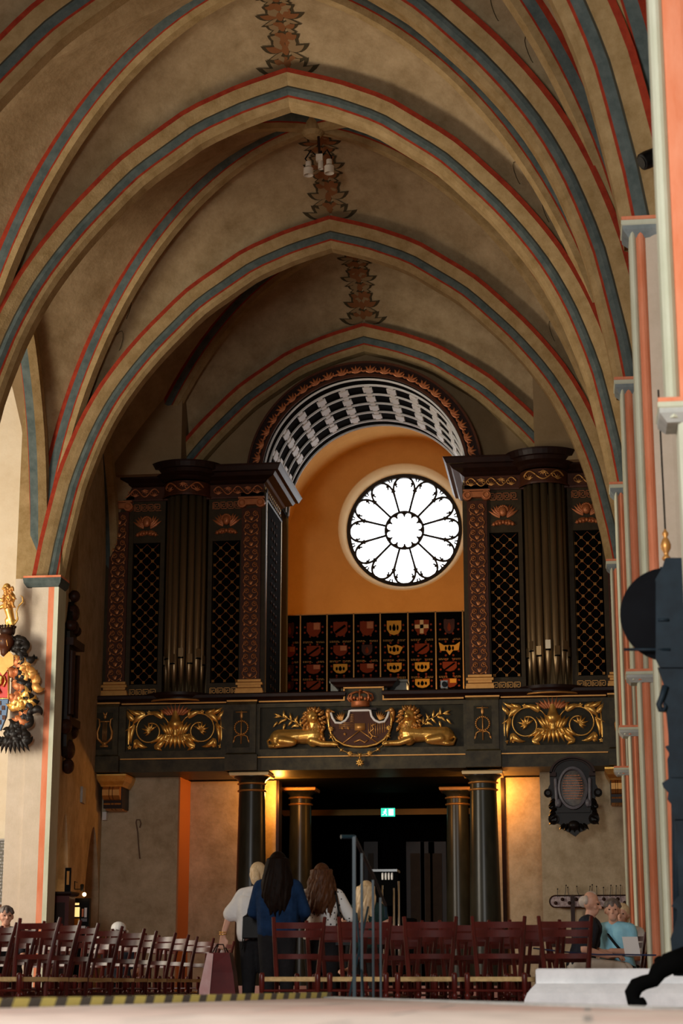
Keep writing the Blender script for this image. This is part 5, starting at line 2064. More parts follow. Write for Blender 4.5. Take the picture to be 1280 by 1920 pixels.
def standing(name_label, loc, H, rz, armL, armR, shirt, trousers, hair_fn, sleeve=0.5, sex=0, jacket=False, strap=None):
    """figure facing local +y; arms given as (elbow, wrist, hand direction)"""
    t = thing('person', name_label, 'person', loc)
    f = tf(loc, rz)
    k = H / 1.66
    J = lambda x, y, z: (x * k, y * k, z * k)

    def c(mb, a, ra, b, rb, g=0.0, seg=12):
        mb.cap(f(*J(*a)), (ra + g) * k, f(*J(*b)), (rb + g) * k, seg)

    def body(mb, g=0.0, parts=('torso', 'legs', 'arms')):
        if 'torso' in parts:
            for s_ in (-1, 1):
                c(mb, (s_ * .075, 0, .90), .105, (s_ * .055, 0, 1.10), .085, g)
                c(mb, (s_ * .055, 0, 1.10), .085, (s_ * .085, 0, 1.30), .092, g)
                c(mb, (s_ * .03, 0, 1.36), .06, (s_ * .165, 0, 1.345), .052, g)
        if 'legs' in parts:
            for s_ in (-1, 1):
                c(mb, (s_ * .085, 0, .88), .098, (s_ * .09, .01, .48), .058, g)
                c(mb, (s_ * .09, .01, .48), .058, (s_ * .095, -.02, .10), .038, g)
                if g == 0:
                    c(mb, (s_ * .095, -.03, .045), .036, (s_ * .105, .12, .03), .03, g)
        if 'arms' in parts:
            for s_, (el, wr, hd3) in ((-1, armL), (1, armR)):
                c(mb, (s_ * .175, 0, 1.335), .052, el, .040, g)
                if g == 0 or sleeve > 0.9:
                    c(mb, el, .040, wr, .026, g)
    mb = MB()
    body(mb)
    c(mb, (0, 0, 1.36), .052, (0, .005, 1.46), .048)
    q = head(mb, f, J(0, .01, 1.545), k)
    for s_, (el, wr, hd3) in ((-1, armL), (1, armR)):
        hand(mb, f, J(*wr), hd3, k, curl=.9, side=-s_)
    b = blob('body', mb, 'skin', t, voxel=0.0085, smooth_it=2)
    mb = MB()
    body(mb, 0.016, ('torso',))
    for s_, (el, wr, hd3) in ((-1, armL), (1, armR)):
        el_ = Vector(el)
        sh_ = Vector((s_ * .175, 0, 1.335))
        e2 = sh_.lerp(el_, min(1, sleeve * 2) if sleeve < .5 else 1.0)
        c(mb, tuple(sh_), .06, tuple(e2), .055 if sleeve < .9 else .046, 0.008)
        if sleeve > 0.9:
            c(mb, el, .046, wr, .034, 0.008)
    if jacket:
        for s_ in (-1, 1):
            c(mb, (s_ * .07, 0, .92), .118, (s_ * .10, 0, 1.28), .105, .012)
        c(mb, (-.06, -.01, 1.385), .05, (.06, -.01, 1.385), .05, .012)
    blob('jacket' if jacket else 'shirt', mb, shirt, t, voxel=0.012, smooth_it=3)
    mb = MB()
    body(mb, 0.014, ('legs',))
    for s_ in (-1, 1):
        c(mb, (s_ * .07, 0, .88), .11, (s_ * .06, 0, .99), .09, .01)
    blob('trousers', mb, trousers, t, voxel=0.013, smooth_it=2)
    hair_fn(t, f, k, q)
    return t, f, k


def long_hair(m, length, wide=1.0, wave=0.015, n=46, seed=1):
    def fn(t, f, k, q):
        rnd = random.Random(seed)
        mb = MB()
        mb.ell(q(0, -.03, .035), .088 * k, .095 * k, .098 * k, 14, 10)
        for i in range(n):
            a = PI * (1.0 + i / (n - 1)) if n > 1 else 0
            x0, y0 = .082 * math.cos(a), -.02 + .08 * math.sin(a)
            L_ = length * rnd.uniform(.8, 1.0)
            pts, rr = [], []
            ph = rnd.uniform(0, 6)
            for j in range(7):
                u_ = j / 6
                x = x0 * (1 + .55 * wide * math.sin(u_ * 2.2)) + wave * math.sin(ph + u_ * 7)
                y = y0 * (1 + .25 * u_) - .03 * math.sin(u_ * PI) + wave * .6 * math.cos(ph + u_ * 6)
                pts.append(q(x, y - .01, .06 - L_ * u_ * 1.0))
                rr.append((.020 if j < 5 else .014 if j == 5 else .005) * k)
            mb.tube(pts, rr, 7)
        blob('hair', mb, m, t, voxel=0.008, smooth_it=1)
    return fn


def tied_hair(m):
    def fn(t, f, k, q):
        mb = MB()
        mb.ell(q(0, -.02, .035), .087 * k, .098 * k, .097 * k, 14, 10)
        mb.cap(q(0, -.10, .03), .035 * k, q(.01, -.13, -.05), .045 * k)
        mb.cap(q(.01, -.13, -.05), .045 * k, q(.02, -.12, -.17), .02 * k)
        mb.cap(q(-.05, -.05, 0), .035 * k, q(-.03, -.07, -.08), .025 * k)
        mb.cap(q(.05, -.05, 0), .035 * k, q(.03, -.07, -.08), .025 * k)
        blob('hair', mb, m, t, voxel=0.008, smooth_it=1)
    return fn


down = lambda s: ((s * .235, -.01, 1.10), (s * .245, .03, .87), (0, .02, -1))
# 1 blond woman in white with the red bag
p1 = P(484, 1640, 18.7)
w1, f1, k1 = standing('blond woman in a loose white T-shirt seen from behind, holding a red paper bag', (p1.x, 18.7, 0), 1.60, -.1,
                      ((-.30, -.02, 1.13), (-.36, -.03, .93), (-.02, 0, -1)), down(1), 'whitecloth', 'blackcloth', tied_hair('hairblond'), sleeve=.45)
mb = MB()
for s_ in (-1, 1):
    mb.cap(f1(s_ * .09, -.01, .95 * k1), .125, f1(s_ * .09, -.01, 1.24 * k1), .125)
mb.cap(f1(-.16, 0, 1.30 * k1), .075, f1(-.27, -.015, 1.15 * k1), .085)
o = blob('loose_shirt', mb, 'whitecloth', w1, voxel=.014, smooth_it=3)
mb = MB()
wr = Vector((-.362, -.03, .945)) * k1
for dz in (0, .02):
    mb.tube([f1(wr.x + .034 * math.cos(a), wr.y + .034 * math.sin(a), wr.z + dz + .004 * math.sin(a)) for a in [2 * PI * i / 14 for i in range(15)]], .006, 6)
mb.build('gold_bracelet', 'gold', w1, smooth=True)
# handbag at her hip
hb = thing('handbag', 'small black handbag with a shoulder strap hanging at the blond woman\'s hip', 'bag', f1(.02, -.19, .96))
mb = MB()
c0 = f1(.03, -.17, .98)
mb.mould(c0.x - .13, c0.x + .13, c0.y - .05, c0.y + .03, [(c0.z - .12, -.01), (c0.z - .11, 0), (c0.z + .09, -.005), (c0.z + .11, -.03)])
mb.build('bag_body', 'leather', hb, smooth='auto')
mb = MB()
mb.tube([(c0.x - .10, c0.y, c0.z + .09), (c0.x - .04, c0.y - .03, c0.z + .22), (c0.x + .06, c0.y, c0.z + .38), (c0.x + .10, c0.y + .08, c0.z + .46)], .008, 6)
mb.tube([(c0.x - .12, c0.y - .02, c0.z - .02), (c0.x - .13, c0.y - .04, c0.z - .22), (c0.x - .10, c0.y - .04, c0.z - .10)], .007, 6)
mb.build('strap', 'leather', hb)
# red bag
hp_ = f1(-.37, -.03, .80)
bt = thing('paper_bag', 'glossy dark red shopping bag with a pale side, held by the blond woman', 'bag', (hp_.x, hp_.y, .22))
mb = MB()
bz = .18
mb.m = 0
w0, w1_ = .17, .11
mb.loft([[(hp_.x - w_, hp_.y - .09, z), (hp_.x + w_, hp_.y - .12, z), (hp_.x + w_, hp_.y + .09, z), (hp_.x - w_, hp_.y + .09, z)] for w_, z in ((w0, bz), (w0 + .01, bz + .12), (w0 - .02, bz + .36), (w1_, bz + .55))], True, True)
mb.build('bag_body', 'redbag', bt, smooth=False)
mb = MB()
mb.add([(hp_.x - w0 - .012, hp_.y - .10, bz), (hp_.x - w0 + .08, hp_.y - .125, bz + .01), (hp_.x - .05, hp_.y - .12, bz + .54), (hp_.x - w1_ - .005, hp_.y - .10, bz + .55), (hp_.x - w0 - .02, hp_.y - .10, bz + .2)], [(0, 1, 2, 3, 4)])
mb.build('pale_side', 'bagpink', bt, recalc=False)
mb = MB()
for dy in (-.09, .07):
    mb.tube([(hp_.x - .07, hp_.y + dy, bz + .54), (hp_.x - .03, hp_.y + dy * .3, bz + .63), (hp_.x + .03, hp_.y + dy * .3, bz + .63), (hp_.x + .07, hp_.y + dy, bz + .54)], .006, 6)
mb.build('handles', 'leather', bt)

# 2 woman in denim
p2 = P(521, 1640, 18.2)
standing('woman with very long dark hair and a blue denim jacket, back to the camera', (p2.x, 18.2, 0), 1.665, .05,
         ((-.25, .04, 1.10), (-.16, .22, 1.04), (0.3, 1, 0)), ((.27, .02, 1.10), (.20, .20, 1.02), (-.3, 1, 0)), 'denim', 'blackcloth', long_hair('hairdark', .56, 1.25, .010, 50, 2), sleeve=1.0, jacket=True)
# 3 woman in white dotted blouse
dots = mat('white_dotted_blouse', (.78, .78, .76), .85)
t_, b_ = nt(dots)
vo = t_.nodes.new('ShaderNodeTexVoronoi')
vo.inputs['Scale'].default_value = 22
tc_ = t_.nodes.new('ShaderNodeTexCoord')
t_.links.new(tc_.outputs['Object'], vo.inputs['Vector'])
cr = t_.nodes.new('ShaderNodeValToRGB')
cr.color_ramp.interpolation = 'CONSTANT'
cr.color_ramp.elements[0].color = (.05, .05, .06, 1)
cr.color_ramp.elements[1].color = (.74, .74, .72, 1)
cr.color_ramp.elements[1].position = .22
t_.links.new(vo.outputs['Distance'], cr.inputs[0])
t_.links.new(cr.outputs[0], b_.inputs['Base Color'])
M['dots'] = dots
p3 = P(603, 1650, 19.3)
w3, f3, k3 = standing('woman with wavy chestnut hair in a white dotted blouse, back to the camera', (p3.x, 19.3, 0), 1.62, 0.1,
                      ((-.24, .05, 1.10), (-.15, .22, 1.05), (.3, 1, 0)), ((.30, .0, 1.12), (.26, .16, .98), (-.2, 1, -.3)), 'dots', 'blackcloth', long_hair('hairbrown', .50, 1.0, .026, 40, 4), sleeve=.75)
mb = MB()
mb.tube([f3(.10, .10, 1.40 * k3), f3(.125, 0, 1.44 * k3), f3(.15, -.12, 1.34 * k3), f3(.19, -.16, 1.1 * k3), f3(.22, -.14, .95 * k3)], .011, 6)
mb.build('bag_strap', 'leather', w3)
mb = MB()
c0 = f3(.24, -.13, .93)
mb.mould(c0.x - .09, c0.x + .09, c0.y - .04, c0.y + .04, [(c0.z - .12, 0), (c0.z + .08, 0), (c0.z + .11, -.02)])
mb.build('shoulder_bag', 'leather', origin=c0, label='black shoulder bag at the dotted blouse woman\'s right side', cat='bag')
# 4 woman behind the rail
p4 = P(688, 1672, 20.4)
standing('woman with long light brown hair and bare arms behind the handrail', (p4.x, 20.4, 0), 1.50, -.35,
         ((-.27, .06, 1.12), (-.14, .22, 1.16), (.4, 1, .2)), ((.27, .04, 1.10), (.22, .20, .98), (0, 1, 0)), 'greencloth', 'blackcloth', long_hair('hairblond', .46, .7, .02, 30, 6), sleeve=.2)


# seated and partly hidden people
def seated(label, loc, rz, head_yaw, shirt, trousers, hair_fn, sleeve=.45, armL=None, armR=None, k=1.0, lean=0.0, face=True, hpitch=0.0):
    t = thing('person', label, 'person', loc)
    put_chair(loc[0], loc[1], rz + PI, 'mahogany chair under the ' + label.split(',')[0], 'chairs of the seated visitors')
    f = tf(loc, rz)
    J = lambda x, y, z: (x * k, y * k, z * k)
    sy = lean
    armL = armL or ((-.22, .10, .72), (-.10, .30, .66), (.5, 1, 0))
    armR = armR or ((.22, .10, .72), (.10, .30, .66), (-.5, 1, 0))

    def c(mb, a, ra, b, rb, g=0.0):
        mb.cap(f(*J(*a)), (ra + g) * k, f(*J(*b)), (rb + g) * k, 12)

    def torso(mb, g):
        for s_ in (-1, 1):
            c(mb, (s_ * .08, 0, .56), .11, (s_ * .06, sy * .4, .74), .095, g)
            c(mb, (s_ * .06, sy * .4, .74), .095, (s_ * .09, sy, .93), .095, g)
            c(mb, (s_ * .03, sy, .99), .06, (s_ * .17, sy, .975), .054, g)

    def legs(mb, g):
        for s_ in (-1, 1):
            c(mb, (s_ * .10, 0, .55), .10, (s_ * .12, .42, .53), .065, g)
            c(mb, (s_ * .12, .42, .52), .062, (s_ * .12, .42, .12), .042, g)
            if g == 0:
                c(mb, (s_ * .12, .40, .045), .036, (s_ * .13, .56, .032), .03, g)
    mb = MB()
    torso(mb, 0); legs(mb, 0)
    for s_, (el, wr, hd3) in ((-1, armL), (1, armR)):
        c(mb, (s_ * .18, sy, .96), .05, el, .042)
        c(mb, el, .042, wr, .028)
        hand(mb, f, J(*wr), hd3, k, curl=.8, side=-s_)
    c(mb, (0, sy, .99), .055, (0, sy + .02, 1.09), .05)
    q = head(mb, f, J(0, sy + .03, 1.17), k, head_yaw, hpitch)
    blob('body', mb, 'skin', t, voxel=.0085, smooth_it=2)
    if face:
        eyes(t, q, k)
    mb = MB()
    torso(mb, .018)
    for s_, (el, wr, hd3) in ((-1, armL), (1, armR)):
        sh_ = Vector((s_ * .18, sy, .96))
        c(mb, tuple(sh_), .062, tuple(sh_.lerp(Vector(el), min(1, sleeve * 1.6))), .056, .006)
    blob('shirt', mb, shirt, t, voxel=.012, smooth_it=3)
    mb = MB()
    legs(mb, .016)
    c(mb, (-.09, 0, .55), .115, (.09, 0, .55), .115, 0)
    blob('trousers', mb, trousers, t, voxel=.013, smooth_it=2)
    hair_fn(t, f, k, q)
    return t, f, q


def short_hair(m, thin=False):
    def fn(t, f, k, q):
        mb = MB()
        if thin:
            for s_ in (-1, 1):
                mb.ell(q(s_ * .05, -.045, .02), .034 * k, .06 * k, .05 * k, 10, 8)
            mb.ell(q(0, -.075, .0), .06 * k, .038 * k, .06 * k, 10, 8)
            mb.ell(q(0, -.02, .075), .06 * k, .06 * k, .045 * k, 10, 8)
        else:
            mb.ell(q(0, -.025, .045), .088 * k, .098 * k, .088 * k, 12, 8)
            rnd = random.Random(3)
            for i in range(24):
                a = rnd.uniform(0, 2 * PI)
                mb.cap(q(.06 * math.cos(a), -.02 + .07 * math.sin(a), .09), .018 * k, q(.088 * math.cos(a), -.025 + .098 * math.sin(a), .045), .012 * k, 6)
        blob('hair', mb, m, t, voxel=.008, smooth_it=1)
    return fn


M['hairwhite'] = mat('thin_grey_white_hair', (.42, .34, .28), .6, c2=(.62, .55, .48), scale=20)
M['hairsalt'] = mat('dark_grey_streaked_hair', (.05, .035, .03), .6, c2=(.20, .16, .14), scale=18)
pm = P(1103, 1700, 19.6)
seated('bald older man in a dark shirt and beige trousers, seated in profile on the right', (pm.x - .10, 19.6, .02), -1.8, 0.0, 'navycloth', 'beigecloth', short_hair('hairwhite', True), k=1.03, lean=.10, hpitch=-.25)
pb = P(1150, 1700, 19.9)
t9, f9, q9 = seated('woman with short dark hair in a light blue shirt, seated by the striped piers', (pb.x + .02, 20.1, 0.0), 2.75, .35, 'bluecloth', 'blackcloth', short_hair('hairsalt'),
                    k=1.0, armL=((-.22, .08, .74), (-.05, .28, .76), (1, .3, 0)), armR=((.22, .08, .74), (.05, .30, .72), (-1, .3, 0)), lean=.05)
mb = MB()
mb.tube([f9(.13, .0, 1.045), f9(.06, .13, .95), f9(-.04, .16, .84), f9(-.14, .14, .72)], .014, 6)
mb.build('shoulder_strap', 'leather', t9, smooth=True)
mb = MB()
c0 = f9(-.30, .36, .80)
mb.obox(c0, Vector((1, .2, 0)).normalized(), Vector((-.2, 1, 0)).normalized() * .5 + Vector((0, 0, .8)), Vector((0, -.8, .5)), .08, .12, .002)
mb.build('paper_sheet', 'paper', origin=c0, label='white sheet of paper held by the woman in light blue', cat='paper')
pc = P(1166, 1700, 21.3)
seated('blond person mostly hidden behind the farthest striped pier', (pc.x, 21.3, 0.0), 2.9, 0.0, 'whitecloth', 'blackcloth', tied_hair('hairblond'), k=1.0)
pl = P(12, 1715, 22.0)
seated('man with dark grey hair, only his forehead showing at the left edge', (pl.x, 22.0, 0.0), 3.4, .2, 'navycloth', 'blackcloth', short_hair('hairsalt'), k=1.03)
pcp = P(222, 1740, 24.0)
tcp, fcp, qcp = seated('person wearing a white cap, seated among the left chairs', (pcp.x, 24.0, -.12), -.3, -.2, 'navycloth', 'blackcloth', short_hair('hairsalt'), k=1.0)
mb = MB()
mb.ell(qcp(0, -.02, .075), .100, .108, .085, 14, 10)
mb.cap(qcp(0, .10, .045), .03, qcp(0, .15, .035), .02)
o = blob('white_cap', mb, 'white', tcp, voxel=.01, smooth_it=1)
ps = P(649, 1722, 21.4)
seated('person whose forehead peeks out between the blouse woman and the handrail', (ps.x, 21.4, -.08), 3.0, .1, 'blackcloth', 'blackcloth', short_hair('hairdark'), k=1.0)

# ================================================================== HANDRAIL, STANDS AND OTHER THINGS
hr = thing('handrail', 'thin dark teal metal handrail at the corner of the stone platform', 'handrail', (-1.52, 12.6, PZ_))
T0 = P(664, 1569, 12.7)
mb = MB()
mb.box(T0.x - .011, T0.x + .011, 12.68, 12.70, 0, T0.z)
mb.build('post', 'railmetal', hr)
mb = MB()
A_ = P(639, 1569, 12.65)
mb.tube([A_, T0], .014, 8)
mb.build('upper_bar', 'railmetal', hr)
mb = MB()
mb.tube([T0, P(700, 1643, 13.6), P(722, 1697, 14.3), P(724, 1720, 14.35)], .013, 8)
mb.build('sloping_bar', 'railmetal', hr)
for px, y, Yp in ((678, 1600, 13.0), (699, 1650, 13.5), (713, 1683, 13.9)):
    q = P(px, y, Yp)
    mb = MB()
    mb.box(q.x - .008, q.x + .008, Yp - .012, Yp + .012, 0, q.z)
    mb.build('post', 'railmetal', hr)
for (a, b, c_, d_) in ((690, 1700, 655, 1868), (668, 1712, 682, 1868)):
    mb = MB()
    mb.tube([P(a, b, 13.2), P(c_, d_, 12.9)], .008, 6)
    mb.build('brace', 'railmetal', hr)

# black stand with chrome posts
st_ = thing('equipment_stand', 'black equipment stand with bright chrome uprights in front of the dark opening', 'stand', (P(728, 1740, 24).x, 24, 0))
q0, q1 = P(699, 1712, 24), P(742, 1630, 24)
mb = MB()
mb.box(q0.x, q1.x, 24, 24.3, q1.z - .45, q1.z - .03)
mb.build('housing', 'matblack', st_)
mb = MB()
mb.box(q0.x - .02, q1.x + .02, 23.95, 24.35, q1.z - .03, q1.z)
mb.build('top_shelf', mat('dark_glossy_shelf', (.01, .014, .018), .25), st_)
mb = MB()
for k in range(4):
    mb.lathe((q1.x - .05 - k * .04, 24.0, q1.z - .10), [(.012, -.03), (.014, 0), (.014, .05), (.01, .06)], 10)
mb.build('small_bottles', 'silver', st_)
mb = MB()
mb.box(P(700, 1700, 24.4).x, P(775, 1700, 24.4).x, 24.4, 24.9, 0, 1.25)
mb.build('cabinet', 'matblack', st_)
chrome = mat('chrome', (.75, .75, .75), .15, metal=1.0)
for px, ya_, yb_ in ((717, 1660, 1730), (738, 1665, 1735), (747, 1652, 1735)):
    a_, b_ = P(px, ya_, 23.9), P(px, yb_, 23.9)
    mb = MB()
    mb.tube([a_, (a_.x, 23.9, 0.02)], .014, 10)
    mb.build('chrome_upright', chrome, st_, smooth=True)
mb = MB()
mb.box(q0.x, P(775, 1700, 24).x, 23.8, 24.5, 0, .03)
mb.build('base', 'matblack', st_)

# oval memorial on the right wall
ym = 31.36
c = P(1074, 1490, ym)
em = thing('oval_memorial', 'black carved memorial with an oval inscription plate on the right wall', 'memorial', (c.x, ym, P(1074, 1568, ym).z))
X_ = lambda px: P(px, 1490, ym).x
Z_ = lambda py: P(1074, py, ym).z
mb = MB()
cxm = X_(1074)
pts = [(X_(1032), Z_(1540)), (X_(1030), Z_(1520)), (X_(1036), Z_(1505)), (X_(1030), Z_(1490)), (X_(1027), Z_(1478)), (X_(1031), Z_(1470)), (X_(1031), Z_(1445))]
arc_ = [(cxm + (X_(1117) - cxm) * math.cos(a), Z_(1448) + (Z_(1418) - Z_(1448)) * math.sin(a)) for a in [PI - PI * i / 14 for i in range(15)]]
left_ = pts
right_ = [(2 * cxm - a, b) for a, b in reversed(pts)]
low = [(X_(1100), Z_(1545)), (X_(1097), Z_(1555)), (X_(1085), Z_(1560)), (X_(1076), Z_(1568)), (X_(1064), Z_(1560)), (X_(1052), Z_(1554)), (X_(1048), Z_(1545))]
mb.prism(left_ + arc_ + right_ + low, ym, ym + .14)
mb.build('back_board', 'blackepi', em)
mb = MB()
for dx_ in (-.25, .25):
    mb.tube([(cxm + dx_, ym + .1, Z_(1500)), (cxm + dx_, YW, Z_(1500))], .02, 6)
mb.build('wall_brackets', 'black', em)
mb = MB()
ro = X_(1117) - cxm
for (k0, k1, y0_) in ((1.0, .9, ym - .10), (.86, .8, ym - .05)):
    ring = []
    for i in range(21):
        a = PI * i / 20
        ring.append([(cxm + ro * q_ * math.cos(a), yy, Z_(1450) + .27 * q_ * math.sin(a)) for q_, yy in ((k0, y0_), (k1, y0_), (k1, ym), (k0, ym))])
    mb.loft(ring, True, True)
mb.box(cxm - ro, cxm - ro * .72, ym - .1, ym, Z_(1456), Z_(1448))
mb.box(cxm + ro * .72, cxm + ro, ym - .1, ym, Z_(1456), Z_(1448))
mb.build('arched_hood', 'brownepi', em)
oz = Z_(1478)
mb = MB()
ring = []
for i in range(36):
    a = 2 * PI * i / 36
    ring.append([(cxm + rx * math.cos(a), yy, oz + rz * math.sin(a)) for rx, rz, yy in ((.25, .36, ym - .02), (.245, .35, ym - .09), (.215, .31, ym - .10), (.20, .29, ym - .04))])
ring.append(ring[0])
mb.loft(ring, True, False)
mb.build('oval_frame', 'greyepi', em, smooth='auto')
mb = MB()
mb.lathe((cxm, ym - .03, oz), [(.001, -.012), (.12, -.012), (.20, 0)], 32, axis='Y')
for i in range(len(mb.v)):
    v = mb.v[i]
    mb.v[i] = Vector((v.x, v.y, oz + (v.z - oz) * 1.45))
mb.build('inscription_plate', mat('worn_black_plate', (.012, .008, .006), .45, c2=(.16, .13, .10), scale=5, mix=.25, spec=.7), em)
mb = MB()
rnd = random.Random(8)
for i in range(10):
    z = oz + .20 - i * .042
    hw_ = .19 * math.sqrt(max(0, 1 - ((z - oz) / .29) ** 2)) - .02
    x = cxm - hw_
    while x < cxm + hw_:
        l_ = rnd.uniform(.008, .03)
        mb.box(x, min(x + l_, cxm + hw_), ym - .05, ym - .044, z, z + .012)
        x += l_ + .008
mb.build('gilt_lettering', 'redgold', em)
mb = MB()
for s_ in (-1, 1):
    for (dx, py, r_) in ((.41, 1487, .07), (.33, 1536, .09), (.36, 1512, .05)):
        x = cxm + s_ * dx
        mb.lathe((x, ym - .08, Z_(py)), [(.01, 0), (r_ * .5, 0), (r_ * .6, .03), (r_, .02), (r_, .10)], 14, axis='Y')
    for j in range(6):
        mb.leaf(cxm + s_ * (.28 + .02 * (j % 2)), Z_(1500 + j * 8), (0.3 if s_ > 0 else PI - .3) - s_ * .5, .13, .07, ym - .06, .05, curl=-s_ * .8)
mb.box(cxm - .27, cxm + .27, ym - .06, ym, Z_(1524), Z_(1519))
mb.ell((cxm, ym - .06, Z_(1548)), .10, .07, .08, 12, 8)
for j in range(7):
    mb.leaf(cxm + (j - 3) * .05, Z_(1545), -PI / 2 + (j - 3) * .25, .14, .06, ym - .07, .04)
mb.build('scrollwork', 'blackepi', em, smooth='auto')
mb = MB()
for s_ in (-1, 1):
    mb.ell((cxm + s_ * .24, ym - .07, Z_(1506)), .05, .05, .07, 10, 8)
    mb.cap((cxm + s_ * .27, ym - .07, Z_(1510)), .03, (cxm + s_ * .28, ym - .07, Z_(1462)), .03)
mb.build('side_figures', 'greyepi', em, smooth=True)

# board with hooks and wires
yb_ = 32.25
bl, br_ = P(1030, 1690, yb_), P(1185, 1690, yb_)
z0_, z1_ = P(1100, 1701, yb_).z, P(1100, 1679, yb_).z
wr_ = thing('hook_board', 'pale spotted board with dark knobs and thin upright wires on the right wall', 'rack', (bl.x, yb_, z0_))
mb = MB()
h_ = (z1_ - z0_) / 2
pts = [(bl.x + h_ - h_ * math.sin(a), (z0_ + z1_) / 2 + h_ * math.cos(a)) for a in [PI * i / 10 for i in range(11)]]
mb.prism(pts + [(br_.x, z0_), (br_.x, z1_)], yb_, yb_ + .06)
mb.build('board', mat('pale_mauve_flaking_board', (.30, .20, .20), .8, c2=(.60, .52, .52), scale=22, mix=.3), wr_)
mb = MB()
pts2 = [(x, yb_ - .005, z) for x, z in pts] + [(br_.x, yb_ - .005, z0_)]
mb.tube([(br_.x, yb_ - .005, z1_)] + pts2, .012, 6)
mb.build('dark_rim', 'brownepi', wr_)
for i in range(11):
    x = bl.x + .10 + i * .115
    z = z0_ + (.13 if i % 2 else .07)
    mb = MB()
    mb.lathe((x, yb_ - .05, z), [(.008, 0), (.03, .005), (.03, .02), (.012, .05)], 10, axis='Y')
    mb.build('knob', 'brownepi', wr_, smooth=True)
for i, (px, top, lean_) in enumerate(((1045, 1667, 0), (1058, 1660, 3), (1067, 1664, -3), (1086, 1662, -5), (1100, 1662, 6), (1110, 1659, 0), (1119, 1662, -1), (1131, 1664, 0), (1143, 1660, 2), (1154, 1661, 1), (1163, 1660, 0))):
    a_, b_ = P(px, 1682, yb_ - .03), P(px + lean_, top, yb_ - .03)
    mb = MB()
    mb.tube([a_, a_.lerp(b_, .5) + Vector((lean_ * .002, 0, 0)), b_], .005, 5)
    mb.ell(b_, .012, .012, .012, 6, 4)
    mb.build('wire', 'blackepi', wr_)
mb = MB()
q = P(1073, 1690, yb_)
mb.box(q.x - .035, q.x + .035, yb_ - .03, yb_ + .02, 0.02, z1_)
mb.build('support_post', 'brownepi', wr_)

# coat of arms at the left edge
yc = 27.15
K = lambda px, py: (P(px, py, yc).x, P(px, py, yc).z)
ca = thing('carved_coat_of_arms', 'carved coat of arms with a gold lion crest and black and gold foliage, left edge', 'coat of arms', (K(0, 1400)[0], yc, K(0, 1410)[1]))
mb = MB()
Kp = lambda px, py, d=0.0: (K(px, py)[0], yc - .08 - d, K(px, py)[1])
mb.cap(Kp(24, 1165), .055, Kp(18, 1140), .075)
mb.cap(Kp(18, 1140), .075, Kp(22, 1122), .085)
mb.cap(Kp(22, 1122), .075, Kp(18, 1108), .055)
mb.ell(Kp(16, 1102), .06, .06, .055)
mb.cap(Kp(13, 1103), .03, Kp(8, 1106), .02)
mb.cap(Kp(24, 1165), .05, Kp(26, 1178), .03)
mb.cap(Kp(17, 1165), .045, Kp(18, 1177), .03)
mb.cap(Kp(14, 1128), .04, Kp(2, 1126), .025)
mb.cap(Kp(14, 1136), .04, Kp(-2, 1144), .025)
mb.tube([Kp(30, 1172), Kp(36, 1163), Kp(34, 1148), Kp(38, 1138), Kp(46, 1130), Kp(45, 1121), Kp(40, 1118)], [.022, .018, .015, .015, .018, .015, .008], 8)
l_ = blob('gilt_lion_crest', mb, 'gold', ca, voxel=.013, smooth_it=2)
mb = MB()
rnd = random.Random(4)
for i in range(26):
    px, py = rnd.uniform(12, 30), rnd.uniform(1100, 1138)
    mb.leaf(K(px, py)[0], K(px, py)[1], rnd.uniform(-2.2, -.6), .09, .05, yc - .15, .04, curl=rnd.uniform(-1, 1), n=3)
mb.build('mane', 'oldgold', l_, smooth=True)
mb = MB()
mb.lathe((K(17, 1185)[0], yc - .08, 0), [(.10, K(17, 1192)[1]), (.115, K(17, 1188)[1]), (.12, K(17, 1181)[1]), (.10, K(17, 1180)[1])], 16)
for i in range(9):
    a = PI + PI * i / 8
    mb.ell((K(17, 1180)[0] + .12 * math.cos(a), yc - .08 + .12 * math.sin(a), K(17, 1178)[1]), .022, .022, .025, 6, 4)
mb.build('crown', 'brownepi', ca, smooth=True)
mb = MB()
mb.ell(Kp(14, 1205, .02), .14, .12, .135, 16, 12)
mb.cap(Kp(14, 1212), .11, Kp(12, 1225), .07)
blob('helmet', mb, 'redwood', ca, voxel=.014, smooth_it=1)
mb = MB()
for i in range(4):
    px = 6 + i * 5
    mb.tube([Kp(px, 1197, .10), Kp(px - 1, 1206, .13), Kp(px, 1215, .10)], .008, 5)
mb.build('visor_bars', 'oldgold', ca)
mb = MB()
mb.prism([K(-13, 1262), K(20, 1262), K(19, 1310), K(-12, 1310)], yc - .10, yc - .04)
mb.build('red_quarter', 'fieldred', ca)
mb = MB()
mb.prism([K(-12, 1312), K(19, 1312), K(15, 1345), K(4, 1372), K(-8, 1345)], yc - .10, yc - .04)
mb.build('blue_quarter', 'heraldicblue', ca)
mb = MB()
for (a, b) in ((0, 1316), (7, 1325), (0, 1334), (8, 1343), (0, 1352)):
    mb.prism([K(a, b), K(a + 6, b), K(a + 6, b + 8), K(a, b + 8)], yc - .11, yc - .10)
mb.build('brown_squares', 'redwood', ca)
mb = MB()
mb.tube([Kp(-4, 1268, .05), Kp(8, 1272, .05), Kp(6, 1284, .05), Kp(-2, 1290, .05), Kp(4, 1302, .05)], .022, 7)
mb.tube([Kp(12, 1270, .04), Kp(15, 1280, .04), Kp(10, 1290, .04)], .012, 6)
mb.tube([Kp(20, 1260, .04), Kp(20, 1312, .04), Kp(-10, 1312, .04)], .012, 6)
mb.build('gilt_charges', 'gold', ca, smooth=True)
mb = MB()
mb.prism([K(0, 1228), K(10, 1236), K(22, 1224), K(30, 1232), K(30, 1250), K(22, 1254), K(10, 1270), K(0, 1256), K(-10, 1240)], yc - .13, yc - .09)
